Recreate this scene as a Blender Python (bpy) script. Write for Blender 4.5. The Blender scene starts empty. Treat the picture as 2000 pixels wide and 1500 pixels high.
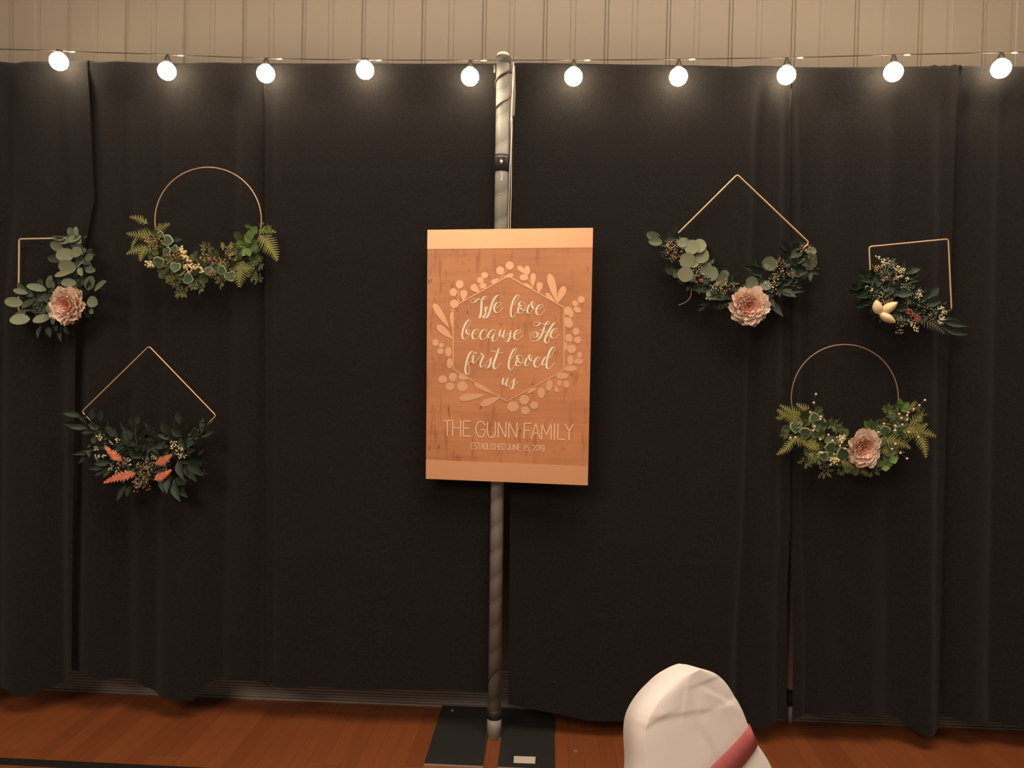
import bpy, bmesh, math, random
from mathutils import Vector, Matrix, noise
random.seed(7)
S = bpy.context.scene
COL = S.collection

# ------------------------------------------------------------------ camera, world, lights, exposure
CAM = Vector((0.1783, -2.9398, 1.4088))
YAW, PITCH, ROLL, FPX = 0.0458, 0.0235, -0.021, 1533.7
FW = Vector((-math.sin(YAW)*math.cos(PITCH), math.cos(YAW)*math.cos(PITCH), -math.sin(PITCH)))
_rt = Vector((math.cos(YAW), math.sin(YAW), 0)); _up = _rt.cross(FW)
RT = _rt*math.cos(ROLL) - _up*math.sin(ROLL)
UP = _rt*math.sin(ROLL) + _up*math.cos(ROLL)
cd = bpy.data.cameras.new('camera'); cam = bpy.data.objects.new('camera', cd); COL.objects.link(cam)
cd.sensor_width = 36; cd.lens = FPX/2000*36; cd.clip_start = 0.05
m = Matrix((RT, UP, -FW)).transposed().to_4x4(); m.translation = CAM; cam.matrix_world = m
S.camera = cam

w = bpy.data.worlds.new('world'); S.world = w; w.use_nodes = True
w.node_tree.nodes['Background'].inputs[0].default_value = (1.0, 0.79, 0.61, 1)
w.node_tree.nodes['Background'].inputs[1].default_value = 0.16

def area(name, loc, rot, sx, sy, power, col):
    l = bpy.data.lights.new(name, 'AREA'); l.shape = 'RECTANGLE'; l.size = sx; l.size_y = sy
    l.energy = power; l.color = col
    o = bpy.data.objects.new(name, l); COL.objects.link(o); o.location = loc; o.rotation_euler = rot
    return o
area('hall_light', (0.8, -1.9, 4.6), (math.radians(8), 0, 0), 3.2, 2.2, 155, (1.0, 0.79, 0.61))
area('hall_light', (-2.2, -5.2, 3.9), (math.radians(52), 0, math.radians(-24)), 2.6, 1.6, 135, (1.0, 0.79, 0.61))
BULB_STRENGTH = 64
S.view_settings.view_transform = 'Standard'; S.view_settings.look = 'None'
S.view_settings.gamma = 1; S.view_settings.use_curve_mapping = False
S.view_settings.exposure = 0.0

# ------------------------------------------------------------------ helpers
def ray(x, y): return FW + RT*((x-1000)/FPX) - UP*((y-750)/FPX)
def P(x, y, Y=0.0):                      # point of the place seen at (x, y), on the upright plane y = Y
    v = ray(x, y); t = (Y-CAM.y)/v.y; return CAM + v*t
def G(x, y, z=0.0):                      # same, on a level plane
    v = ray(x, y); t = (z-CAM.z)/v.z; return CAM + v*t
def PN(x, y, q, n):                      # same, on any plane
    v = ray(x, y); t = (q-CAM).dot(n)/v.dot(n); return CAM + v*t

def mat(name, col, rough=0.6, metal=0.0, var=0.0, nscale=None, ncol=None, nmix=(0.4, 0.65), stretch=(1, 1, 1),
        bump=0.0, bscale=60, bstretch=(1, 1, 1), emit=0.0, spec=0.5, sheen=0.0, sub=0.0, detail=4):
    M = bpy.data.materials.new(name); M.use_nodes = True
    N = M.node_tree.nodes; L = M.node_tree.links; b = N['Principled BSDF']
    b.inputs['Base Color'].default_value = (*col, 1); b.inputs['Roughness'].default_value = rough
    b.inputs['Metallic'].default_value = metal; b.inputs['Specular IOR Level'].default_value = spec
    if sheen: b.inputs['Sheen Weight'].default_value = sheen
    tc = N.new('ShaderNodeTexCoord'); out = None
    if nscale:
        mp = N.new('ShaderNodeMapping'); mp.inputs['Scale'].default_value = stretch
        L.new(tc.outputs['Object'], mp.inputs[0])
        n = N.new('ShaderNodeTexNoise'); n.inputs['Scale'].default_value = nscale; n.inputs['Detail'].default_value = detail
        L.new(mp.outputs[0], n.inputs['Vector'])
        r = N.new('ShaderNodeValToRGB'); r.color_ramp.elements[0].position = nmix[0]; r.color_ramp.elements[1].position = nmix[1]
        r.color_ramp.elements[0].color = (*col, 1); r.color_ramp.elements[1].color = (*ncol, 1)
        L.new(n.outputs['Fac'], r.inputs[0]); out = r.outputs[0]
    if var:
        oi = N.new('ShaderNodeObjectInfo'); hs = N.new('ShaderNodeHueSaturation')
        mr = N.new('ShaderNodeMapRange'); mr.inputs['To Min'].default_value = 1-var; mr.inputs['To Max'].default_value = 1+var
        L.new(oi.outputs['Random'], mr.inputs['Value']); L.new(mr.outputs[0], hs.inputs['Value'])
        if out: L.new(out, hs.inputs['Color'])
        else: hs.inputs['Color'].default_value = (*col, 1)
        out = hs.outputs[0]
    if out: L.new(out, b.inputs['Base Color'])
    if bump:
        mp2 = N.new('ShaderNodeMapping'); mp2.inputs['Scale'].default_value = bstretch
        L.new(tc.outputs['Object'], mp2.inputs[0])
        n2 = N.new('ShaderNodeTexNoise'); n2.inputs['Scale'].default_value = bscale; n2.inputs['Detail'].default_value = 3
        L.new(mp2.outputs[0], n2.inputs['Vector'])
        bp = N.new('ShaderNodeBump'); bp.inputs['Strength'].default_value = bump; bp.inputs['Distance'].default_value = 0.004
        L.new(n2.outputs['Fac'], bp.inputs['Height']); L.new(bp.outputs[0], b.inputs['Normal'])
    if emit:
        b.inputs['Emission Color'].default_value = (*col, 1); b.inputs['Emission Strength'].default_value = emit
    return M

def tag(o, label=None, cat=None, group=None, kind=None):
    if label: o['label'] = label
    if cat: o['category'] = cat
    if group: o['group'] = group
    if kind: o['kind'] = kind
    return o
def empty(name, loc, label=None, cat=None, group=None):
    o = bpy.data.objects.new(name, None); COL.objects.link(o); o.location = loc; o.empty_display_size = 0.05
    return tag(o, label, cat, group)
ROOTLOC = {}
def origin_of(p):
    l = Vector((0, 0, 0))
    while p: l = l + p.location; p = p.parent
    return l
def mk(name, V, F, mats, parent=None, smooth=False, mi=None, loc=None):
    """one mesh object; V in world coordinates, F index lists"""
    if not isinstance(mats, (list, tuple)): mats = [mats]
    V = [Vector(v) for v in V]
    if loc is None: loc = Vector((0, 0, 0)) if parent is None else origin_of(parent)
    base = origin_of(parent) if parent else Vector((0, 0, 0))
    me = bpy.data.meshes.new(name); me.from_pydata([tuple(v-Vector(loc)) for v in V], [], F)
    for x in mats: me.materials.append(x)
    if mi: 
        for p, k in zip(me.polygons, mi): p.material_index = k
    if smooth:
        for p in me.polygons: p.use_smooth = True
    me.update()
    o = bpy.data.objects.new(name, me); COL.objects.link(o)
    if parent: o.parent = parent
    o.location = Vector(loc)-base
    return o
def inst(name, me, M, parent):           # shares mesh data; M is the world matrix (parents only translate)
    o = bpy.data.objects.new(name, me); COL.objects.link(o); o.parent = parent
    o.matrix_basis = Matrix.Translation(-origin_of(parent)) @ M
    return o
class MB:
    def __init__(s): s.V = []; s.F = []; s.I = []
    def add(s, V, F, k=0):
        n = len(s.V); s.V += [Vector(v) for v in V]; s.F += [[i+n for i in f] for f in F]; s.I += [k]*len(F)
    def box(s, a, b, k=0):
        x0, y0, z0 = a; x1, y1, z1 = b
        s.add([(x0,y0,z0),(x1,y0,z0),(x1,y1,z0),(x0,y1,z0),(x0,y0,z1),(x1,y0,z1),(x1,y1,z1),(x0,y1,z1)],
              [(3,2,1,0),(4,5,6,7),(0,1,5,4),(1,2,6,5),(2,3,7,6),(3,0,4,7)], k)
    def tube(s, pts, r, n=8, k=0, closed=False, caps=True):
        pts = [Vector(p) for p in pts]; N = len(pts)
        rr = r if isinstance(r, (list, tuple)) else [r]*N
        V = []; prev = None
        for i, p in enumerate(pts):
            if closed: d = pts[(i+1) % N]-pts[i-1]
            else: d = pts[min(i+1, N-1)]-pts[max(i-1, 0)]
            d = d.normalized() if d.length > 1e-9 else Vector((0, 0, 1))
            if prev is None:
                a = d.cross(Vector((0, 0, 1)))
                if a.length < 0.1: a = d.cross(Vector((0, 1, 0)))
                a.normalize()
            else:
                a = prev - d*prev.dot(d)
                a = a.normalized() if a.length > 1e-6 else d.orthogonal().normalized()
            prev = a; b = d.cross(a)
            for j in range(n):
                t = 2*math.pi*j/n; V.append(p + (a*math.cos(t)+b*math.sin(t))*rr[i])
        F = []
        for i in range(N if closed else N-1):
            for j in range(n):
                i2 = (i+1) % N; F.append((i*n+j, i*n+(j+1) % n, i2*n+(j+1) % n, i2*n+j))
        if caps and not closed: F += [tuple(range(n-1, -1, -1)), tuple((N-1)*n+j for j in range(n))]
        s.add(V, F, k)
    def lathe(s, c, prof, n=20, k=0, ax=None, sx=None):
        """prof: list of (r, h) along axis"""
        c = Vector(c); ax = Vector(ax or (0, 0, 1)).normalized(); a = ax.orthogonal().normalized(); b = ax.cross(a)
        V = []; F = []
        for r, h in prof:
            for j in range(n):
                t = 2*math.pi*j/n; V.append(c+ax*h+(a*math.cos(t)+b*math.sin(t))*r)
        for i in range(len(prof)-1):
            for j in range(n): F.append((i*n+j, i*n+(j+1) % n, (i+1)*n+(j+1) % n, (i+1)*n+j))
        F += [tuple(range(n-1, -1, -1)), tuple((len(prof)-1)*n+j for j in range(n))]
        s.add(V, F, k)
    def ball(s, c, r, k=0, n=6, m=4, sq=(1, 1, 1)):
        c = Vector(c); V = [c+Vector((0, 0, r*sq[2]))]; F = []
        for i in range(1, m):
            th = math.pi*i/m
            for j in range(n):
                ph = 2*math.pi*j/n
                V.append(c+Vector((r*sq[0]*math.sin(th)*math.cos(ph), r*sq[1]*math.sin(th)*math.sin(ph), r*sq[2]*math.cos(th))))
        V.append(c-Vector((0, 0, r*sq[2])))
        for j in range(n):
            F.append((0, 1+j, 1+(j+1) % n)); F.append((len(V)-1, 1+(m-2)*n+(j+1) % n, 1+(m-2)*n+j))
        for i in range(m-2):
            for j in range(n):
                a = 1+i*n+j; b = 1+i*n+(j+1) % n; F.append((a, a+n, b+n, b))
        s.add(V, F, k)
    def build(s, name, mats, parent=None, smooth=False, loc=None):
        return mk(name, s.V, s.F, mats, parent, smooth, s.I, loc)
def crom(pts, per=6):
    """Catmull-Rom through points (any dimension tuples)"""
    if len(pts) < 3: return [tuple(p) for p in pts]
    out = []; n = len(pts)
    for i in range(n-1):
        p0 = pts[max(i-1, 0)]; p1 = pts[i]; p2 = pts[i+1]; p3 = pts[min(i+2, n-1)]
        for k in range(per):
            t = k/per
            out.append(tuple(0.5*((2*b)+(-a+c)*t+(2*a-5*b+4*c-d)*t*t+(-a+3*b-3*c+d)*t**3) for a, b, c, d in zip(p0, p1, p2, p3)))
    out.append(tuple(pts[-1])); return out
def lerp_list(L, x):
    if x <= L[0][0]: return L[0][1]
    for (a, b), (c, d) in zip(L, L[1:]):
        if x <= c: return b+(d-b)*(x-a)/(c-a)
    return L[-1][1]

# ------------------------------------------------------------------ materials
M_wall = mat('painted_metal', (0.245, 0.205, 0.154), 0.55, bump=0.05, bscale=8)
M_slab = mat('subfloor', (0.30, 0.12, 0.05), 0.5)
woods = [mat('maple_%d' % i, c, 0.42, var=0.06, nscale=3.0, ncol=d, stretch=(22, 1.2, 1), nmix=(0.35, 0.7))
         for i, (c, d) in enumerate([((0.222, 0.064, 0.020), (0.200, 0.056, 0.0175)), ((0.234, 0.069, 0.021), (0.212, 0.060, 0.019)),
                                     ((0.206, 0.058, 0.018), (0.188, 0.052, 0.016)), ((0.226, 0.066, 0.020), (0.210, 0.059, 0.018))])]
M_stripe = mat('black_paint', (0.012, 0.011, 0.011), 0.5)
M_base = mat('dark_vinyl', (0.36, 0.325, 0.30), 0.35)
M_strip = mat('dull_aluminium', (0.55, 0.50, 0.44), 0.35, metal=0.7)
def drape_mat():
    M = mat('black_knit', (0.0128, 0.0114, 0.0109), 0.97, spec=0.06, sheen=0.10, nscale=130, ncol=(0.0200, 0.0178, 0.0170), stretch=(1.0, 1.0, 2.2),
            nmix=(0.38, 0.66), detail=2, bump=0.5, bscale=210, bstretch=(1.0, 1.0, 2.0))
    return M
M_drape = drape_mat()

# ------------------------------------------------------------------ setting: floor, wall, baseboard
WALL_Y = 0.262
floor = mk('floor', *(lambda b: (b.V, b.F))((lambda b: (b.box((-3.2, -3.6, -0.06), (3.4, WALL_Y+0.05, -0.018)), b)[1])(MB())), M_slab)
tag(floor, kind='structure')
rp = random.Random(3); PW = 0.0572
plank_me = {}
def plank_mesh(L, k):
    key = (round(L, 2), k)
    if key not in plank_me:
        b = bmesh.new(); bmesh.ops.create_cube(b, size=1)
        for v in b.verts: v.co = Vector((v.co.x*(PW-0.0003), v.co.y*(key[0]-0.0003), v.co.z*0.018-0.009))
        bmesh.ops.bevel(b, geom=[e for e in b.edges if all(v.co.z > -0.001 for v in e.verts)], offset=0.0004, segments=1, affect='EDGES')
        me = bpy.data.meshes.new('plank'); b.to_mesh(me); b.free(); me.materials.append(woods[k]); plank_me[key] = me
    return plank_me[key]
x = -2.95
while x < 3.15:
    y = WALL_Y-0.012 - 0.0; first = True
    while y > -2.55:
        L = rp.choice([0.5, 0.7, 0.9, 1.1]) if first else rp.choice([1.3, 1.6, 1.9])
        first = False
        L = round(min(L, max(0.3, y+2.55)), 2)
        inst('plank', plank_mesh(L, rp.randrange(4)), Matrix.Translation((x, y-L/2, 0)), floor)
        y -= L
    x += PW
# black painted court line at the lower left
a0, a1 = G(-60, 1477), G(420, 1500.5); b1, b0 = G(420, 1515.5), G(-60, 1490.5)
dv_ = (a1-a0).normalized(); a0 -= dv_*0.9; b0 -= dv_*0.9; a1 += dv_*3.6; b1 += dv_*3.6
o = mk('court_line', [v+Vector((0, 0, 0.0006)) for v in (a0, a1, b1, b0)], [(3, 2, 1, 0)], M_stripe, floor)
o['label'] = 'black painted court line'
q = G(1124, 1467); mb = MB(); mb.lathe((q.x, q.y, -0.0005), [(0.0085, 0.0), (0.0085, 0.0012), (0.0065, 0.0014)], 14); mb.build('floor_plug', M_strip, floor)
# back wall: corrugated sheet metal, one child per ribbed panel
wall = mk('wall_back', *(lambda b: (b.V, b.F))((lambda b: (b.box((-3.2, WALL_Y+0.02, -0.018), (3.4, WALL_Y+0.06, 3.4)), b)[1])(MB())), M_wall)
tag(wall, kind='structure')
xs0 = P(19, 40, WALL_Y).x; xs1 = P(1920, 40, WALL_Y).x; PER = (xs1-xs0)/16
prof = [(0, 0), (0.003, 0.007), (0.0135, 0.007), (0.0165, 0.0), (0.088, -0.001), (0.108, -0.001), (0.1105, 0.003), (0.128, 0.003), (0.131, 0.0005), (PER-0.0005, 0.003), (PER-0.0004, 0)]
pv = []; pf = []
for i, (dx, dy) in enumerate(prof): pv += [(dx, dy, 0.0), (dx, dy, 3.4)]
for i in range(len(prof)-1): pf.append((2*i, 2*i+2, 2*i+3, 2*i+1))
pme = bpy.data.meshes.new('wall_panel'); pme.from_pydata(pv, [], pf); pme.materials.append(M_wall)
for i in range(-2, 20): inst('wall_panel', pme, Matrix.Translation((xs0+i*PER, WALL_Y, 0)), wall)
# ribbed baseboard with a pale metal strip at the floor
mb = MB(); zz = [0.006+0.0115*i for i in range(13)]
pp = [(WALL_Y-0.004, 0.0)]
for z in zz: pp += [(WALL_Y-0.004, z), (WALL_Y-0.0105, z+0.003), (WALL_Y-0.0105, z+0.0075), (WALL_Y-0.004, z+0.0105)]
V = []; F = []
for yy, z in pp: V += [(-3.0, yy, z), (3.2, yy, z)]
for i in range(len(pp)-1): F.append((2*i, 2*i+1, 2*i+3, 2*i+2))
mb.add(V, F)
tag(mb.build('baseboard_back', M_base), kind='structure')
mb = MB(); mb.box((-3.0, WALL_Y-0.017, 0.0), (3.2, WALL_Y-0.011, 0.005))
tag(mb.build('trim_1', M_strip), kind='structure')

# ------------------------------------------------------------------ drapes
ZTOP = P(1000, 123, 0.012).z
def drape(label, xl, xr, y0, folds, hem, group, top, ny=64, seed=1, yt=0.012):
    """xl/xr: lists of (pixel y, pixel x) for the side edges; folds: (pixel x at top, pixel x at foot, half width px, forward m)"""
    rows = []; nx = max(40, int((xr[0][1]-xl[0][1])/5.0))
    V = []; F = []
    rn = random.Random(seed)
    def edge(L, py): return lerp_list(L, py)
    for i in range(nx+1):
        u = i/nx
        # pixel columns at the top and at the hem
        tx = edge(xl, 120)*(1-u)+edge(xr, 120)*u
        tz = P(tx, lerp_list(top, tx), 0.012).z
        bx = edge(xl, 1380)*(1-u)+edge(xr, 1380)*u
        hz = max(0.006, P(bx, lerp_list(hem, bx), y0-0.015).z)
        ruf = 0.5+0.5*noise.noise(Vector((tx*0.05, seed, 0)))
        col = [(0.052, tz-0.07), (0.050, tz-0.012), (0.040, tz-0.001), (0.026, tz+0.001), (yt+0.002, tz-0.006)]
        for j in range(ny+1):
            v = (j/ny)
            z = (tz-0.018)*(1-v)+hz*v
            py = 130+(1375-130)*v
            k = min(1, v*3.2+0.10)                       # folds open out below the rod
            yy = y0
            for fx0, fx1, hw, amp in folds:
                fx = fx0+(fx1-fx0)*min(1, v*1.1)
                px = tx*(1-v)+bx*v
                d = (px-fx)/hw
                yy -= amp*math.exp(-(d*d)*(1-0.3*v))*(0.42+0.38*v)
            yy += 0.004*noise.noise(Vector((tx*0.012, v*3, seed)))*k + 0.0018*noise.noise(Vector((tx*0.01, v*26, seed+9)))
            yy += 0.004*(1-min(1, v*14))*noise.noise(Vector((tx*0.07, v*8, seed+4)))
            s = min(1, v/0.06); s = s*s*(3-2*s)
            yy = yt*(1-s)+yy*s
            yy = min(max(yy, -0.018), WALL_Y-0.02)
            col.append((yy, z))
        ex_t = [tx]*5
        for j, (yy, z) in enumerate(col):
            v = max(0, (j-5)/ny); py = 130+(1375-130)*v
            px = edge(xl, py)*(1-u)+edge(xr, py)*u
            # keep x from the ray on the drape's mean plane so edges land where they hang
            V.append((P(px, py, y0).x, yy, z))
    R = ny+6
    for i in range(nx):
        for j in range(R-1): F.append((i*R+j, i*R+j+1, (i+1)*R+j+1, (i+1)*R+j))
    o = mk('drape', V, F, M_drape, smooth=True)
    tag(o, label, 'drape', group)
    return o
topL = [(-200, 117), (0, 118), (30, 121), (50, 117.5), (150, 118), (165, 115.5), (185, 117), (200, 119), (235, 117), (300, 121), (370, 122), (400, 120), (430, 119.5), (460, 121), (520, 121.5), (980, 122)]
topR = [(1000, 121), (1020, 120), (1200, 123), (1390, 126), (1440, 128), (1470, 126), (1490, 126), (1560, 129), (1700, 129), (1810, 127), (1820, 124), (1830, 127), (1840, 125), (1848, 127), (1860, 123), (1868, 126), (1900, 127), (2000, 128), (2200, 128)]
drape('black drape panel at far left, its hem dipping lowest beside the photo edge',
      [(120, -190), (1380, -190)], [(120, 173), (400, 186), (600, 150), (1380, 141)], 0.022,
      [(60, 50, 40, 0.034), (112, 112, 20, -0.040), (-60, -80, 40, 0.03), (165, 138, 14, 0.016), (15, -10, 16, -0.030)],
      [(-200, 1350), (0, 1342), (40, 1359), (75, 1352), (105, 1346), (128, 1336), (141, 1322)], 'black knit drapes', topL, seed=1)
drape('black drape panel behind the left circular hoop, second from left',
      [(120, 168), (400, 166), (1380, 132)], [(120, 522), (400, 525), (1380, 525)], 0.048,
      [(200, 185, 26, 0.022), (160, 140, 16, -0.03), (243, 240, 18, -0.036), (325, 345, 48, 0.040), (315, 300, 15, -0.026), (455, 420, 17, -0.040), (490, 470, 20, 0.018), (512, 500, 10, -0.026), (395, 385, 20, 0.016)],
      [(132, 1315), (150, 1317), (200, 1327), (265, 1336), (290, 1348), (318, 1361), (385, 1364), (396, 1346), (410, 1335), (440, 1329), (480, 1329), (505, 1340), (530, 1343)], 'black knit drapes', topL, seed=2, yt=0.017)
drape('smooth wide black drape panel just left of the steel pole',
      [(120, 517), (1380, 518)], [(120, 975), (1380, 962)], 0.034,
      [(528, 528, 9, -0.016), (556, 556, 20, 0.014), (600, 610, 34, -0.010), (720, 735, 60, 0.010), (830, 850, 40, -0.008), (950, 940, 26, 0.010)],
      [(515, 1341), (560, 1346), (700, 1348), (960, 1353)], 'black knit drapes', topL, seed=3)
drape('smooth wide black drape panel just right of the steel pole',
      [(120, 1003), (1380, 993)], [(120, 1544), (800, 1545), (1000, 1545), (1120, 1539.5), (1300, 1537.5), (1380, 1538.5)], 0.026,
      [(1040, 1030, 26, 0.006), (1200, 1170, 50, 0.006), (1300, 1290, 40, -0.006), (1380, 1350, 40, 0.008), (1487, 1448, 12, -0.048), (1440, 1405, 28, 0.012), (1518, 1490, 17, 0.022), (1535, 1525, 9, -0.02)],
      [(990, 1378), (1060, 1392), (1150, 1411), (1230, 1412), (1300, 1405), (1400, 1412), (1470, 1426), (1500, 1420), (1528, 1409), (1545, 1407)], 'black knit drapes', topR, seed=4)
drape('black drape panel right of the narrow gap, behind the right circular hoop',
      [(120, 1544), (1000, 1545), (1200, 1549.5), (1380, 1549.5)], [(120, 1870), (1380, 1832)], 0.046,
      [(1566, 1580, 8, -0.028), (1600, 1610, 26, 0.012), (1645, 1645, 24, -0.014), (1690, 1685, 36, 0.016), (1755, 1745, 24, -0.034), (1805, 1808, 24, 0.038), (1840, 1830, 10, -0.012), (1780, 1775, 10, -0.012)],
      [(1545, 1408), (1600, 1401), (1660, 1397), (1720, 1399), (1755, 1410), (1785, 1428), (1815, 1440), (1828, 1434), (1834, 1418)], 'black knit drapes', topR, seed=5, yt=0.017)
drape('black drape panel at far right, beyond the low hanging fold',
      [(120, 1864), (300, 1856), (1380, 1826)], [(120, 2180), (1380, 2180)], 0.066,
      [(1876, 1850, 15, -0.036), (1920, 1890, 24, 0.018), (1965, 1945, 16, -0.034), (2040, 2040, 36, 0.02)],
      [(1826, 1404), (1900, 1412), (1960, 1420), (2180, 1430)], 'black knit drapes', topR, seed=6)

# ------------------------------------------------------------------ pipe stand with base plate
M_pole = mat('worn_galvanised', (0.27, 0.255, 0.215), 0.55, metal=0.05, nscale=26, ncol=(0.19, 0.18, 0.15), nmix=(0.42, 0.62), stretch=(1, 1, 0.5), bump=0.1, bscale=40)
def helix_sheen(M, dark, light, turns):
    N = M.node_tree.nodes; L = M.node_tree.links; b = N['Principled BSDF']; tc = N.new('ShaderNodeTexCoord'); sp = N.new('ShaderNodeSeparateXYZ'); L.new(tc.outputs['Object'], sp.inputs[0])
    def mth(op, a, c=None):
        n = N.new('ShaderNodeMath'); n.operation = op
        for i, v in enumerate((a, c)):
            if v is None: continue
            if isinstance(v, (int, float)): n.inputs[i].default_value = v
            else: L.new(v, n.inputs[i])
        return n.outputs[0]
    ang = mth('DIVIDE', mth('ARCTAN2', sp.outputs[1], sp.outputs[0]), 2*math.pi)
    nz = N.new('ShaderNodeTexNoise'); nz.inputs['Scale'].default_value = 6; L.new(tc.outputs['Object'], nz.inputs['Vector'])
    ph = mth('FRACT', mth('ADD', mth('SUBTRACT', mth('MULTIPLY', sp.outputs[2], turns), ang), mth('MULTIPLY', nz.outputs['Fac'], 0.5)))
    r = N.new('ShaderNodeValToRGB'); e = r.color_ramp.elements; e[0].position = 0.0; e[0].color = (*light, 1); e[1].position = 1.0; e[1].color = (*dark, 1)
    x_ = e.new(0.12); x_.color = (*dark, 1); x_ = e.new(0.45); x_.color = tuple((a+c)/2 for a, c in zip(dark, light))+(1,); x_ = e.new(0.8); x_.color = (*light, 1); x_ = e.new(0.95); x_.color = (*light, 1)
    L.new(ph, r.inputs[0]); L.new(r.outputs[0], b.inputs['Base Color'])
helix_sheen(M_pole, (0.150, 0.146, 0.128), (0.270, 0.262, 0.228), 10.5)  # spiral reflection of the polished tube, painted as light and dark bands
M_recv = mat('zinc', (0.46, 0.45, 0.38), 0.45, metal=0.35)
M_blk = mat('black_rubber', (0.018, 0.017, 0.017), 0.5)
M_plate = mat('black_powder_coat', (0.022, 0.023, 0.022), 0.45, bump=0.1, bscale=200)
M_edge = mat('bare_steel_edge', (0.50, 0.42, 0.33), 0.4, metal=0.4)
M_label = mat('pale_label', (0.62, 0.56, 0.45), 0.5)
M_labink = mat('grey_ink', (0.22, 0.19, 0.16), 0.6)
M_screw = mat('bright_screw', (0.8, 0.76, 0.7), 0.25, metal=0.8)
PT = P(983, 104, 0.0); PB = Vector((0.0, 0.0, 0.0)); PB.x = P(965, 1430, 0).x
def pole_at(z):
    t = z/PT.z; return Vector((PB.x+(PT.x-PB.x)*t, 0, z))
stand = empty('pipe_stand', (PB.x, 0, 0), 'steel upright pole on a square black base plate between the drapes', 'pole stand')
# plate with a slot open to the front
mb = MB(); h = 0.2286; c = PB.x+0.0; sw = 0.0262; tz = 0.008
cx0 = P(965, 1430, 0).x
fl = G(830, 1491, tz); fr = G(1084, 1500, tz); bl = G(862, 1378, tz); br = Vector((fr.x, bl.y, tz))
x0 = (fl.x+bl.x)/2; x1 = fr.x; y0 = fl.y; y1 = bl.y
s0 = G(944, 1492, tz).x; s1 = G(972, 1496, tz).x; scx = (s0+s1)/2; sw = (s1-s0)/2
ys = -0.028
arc = [(scx+sw*math.cos(t), ys-0.004+sw*0.9*math.sin(t)) for t in [math.pi*i/8 for i in range(9)]]
out = [(x1, y0), (x1, y1), (x0, y1), (x0, y0), (s0, y0)] + arc[::-1] + [(s1, y0)]
bm = bmesh.new()
vb = [bm.verts.new((px_, py_, tz)) for px_, py_ in out]; f = bm.faces.new(vb)
f.normal_update()
if f.normal.z < 0: f.normal_flip()
r = bmesh.ops.extrude_face_region(bm, geom=[f]); 
for v in r['geom']:
    if isinstance(v, bmesh.types.BMVert): v.co.z = 0.0005
bm.normal_update(); bmesh.ops.recalc_face_normals(bm, faces=bm.faces); bmesh.ops.triangulate(bm, faces=[q for q in bm.faces if len(q.verts) > 4])
bm.faces.ensure_lookup_table()
V = [v.co.copy() for v in bm.verts]; F = [[v.index for v in q.verts] for q in bm.faces]
mi = [0 if abs(q.normal.z) > 0.5 else 1 for q in bm.faces]; bm.free()
plate = mk('base_plate', V, F, [M_plate, M_edge], stand, mi=mi)
l0, l1, l2, l3 = G(1003, 1490, tz+.001), G(1045, 1491.5, tz+.001), G(1046, 1478, tz+.001), G(1004, 1476.5, tz+.001)
mb = MB(); mb.add([l0, l1, l2, l3], [(0, 1, 2, 3)])
lb = mb.build('label_sticker', M_label, plate); lb['label'] = 'small pale sticker'
mb = MB(); q = G(883.5, 1388, tz); mb.lathe(q, [(0.0065, 0.0), (0.006, 0.003), (0.003, 0.0045)], 10)
o = mb.build('screw', M_screw, plate)
mb = MB(); mb.lathe((PB.x, 0, 0), [(0.0275, 0.001), (0.0275, 0.088), (0.024, 0.090)], 28); mb.build('receiver_tube', M_recv, stand, True)
mb = MB(); za = P(965, 1407, -.02).z; zb = P(965, 1389, -.02).z
mb.lathe((pole_at(za).x, 0, 0), [(0.0265, za), (0.0288, za+.002), (0.0288, zb-.002), (0.0265, zb)], 28); mb.build('rubber_ring', M_blk, stand, True)
zc = P(980, 316, -.02).z
mb = MB(); pts = [pole_at(0.09), pole_at(1.0), pole_at(2.0), pole_at(PT.z-0.03)]; mb.tube(pts, 0.0248, 28)
mb.build('upright', M_pole, stand, True)
mb = MB(); a = pole_at(zc); mb.lathe((a.x, 0, 0), [(0.025, zc-.033), (0.0283, zc-.031), (0.0283, zc+.026), (0.0265, zc+.030), (0.025, zc+.031)], 28)
col = mb.build('collar', M_blk, stand, True)
mb = MB(); mb.ball((a.x, -0.028, zc-0.002), 0.0075, sq=(0.8, 0.5, 1.1), n=10, m=6); mb.build('button', M_screw, col, True)
mb = MB(); mb.tube([(a.x+0.0290*math.cos(t), 0.029*math.sin(t), zc+.018) for t in [2*math.pi*i/28 for i in range(28)]], 0.0008, 5, closed=True); mb.build('ring', M_screw, col, True)
mb = MB(); b_ = P(980, 345, -.025); mb.box((b_.x-.002, -.0262, b_.z-.016), (b_.x+.002, -.0235, b_.z+.016)); mb.build('slot_mark', M_screw, stand)
mb = MB(); t = pole_at(PT.z); mb.lathe((t.x, 0, 0), [(0.0225, PT.z-.03), (0.0225, PT.z-.004), (0.019, PT.z)], 28); mb.build('top_plug', mat('cream_plug', (0.62, 0.58, 0.46), 0.4), stand, True)
mb = MB(); mb.lathe((t.x, 0, 0), [(0.0255, PT.z-.038), (0.0290, PT.z-.036), (0.0290, PT.z-.018), (0.0260, PT.z-.014), (0.0240, PT.z-.012)], 28); mb.build('top_band', mat('dark_bracket', (0.06, 0.055, 0.045), 0.5), stand, True)
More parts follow.
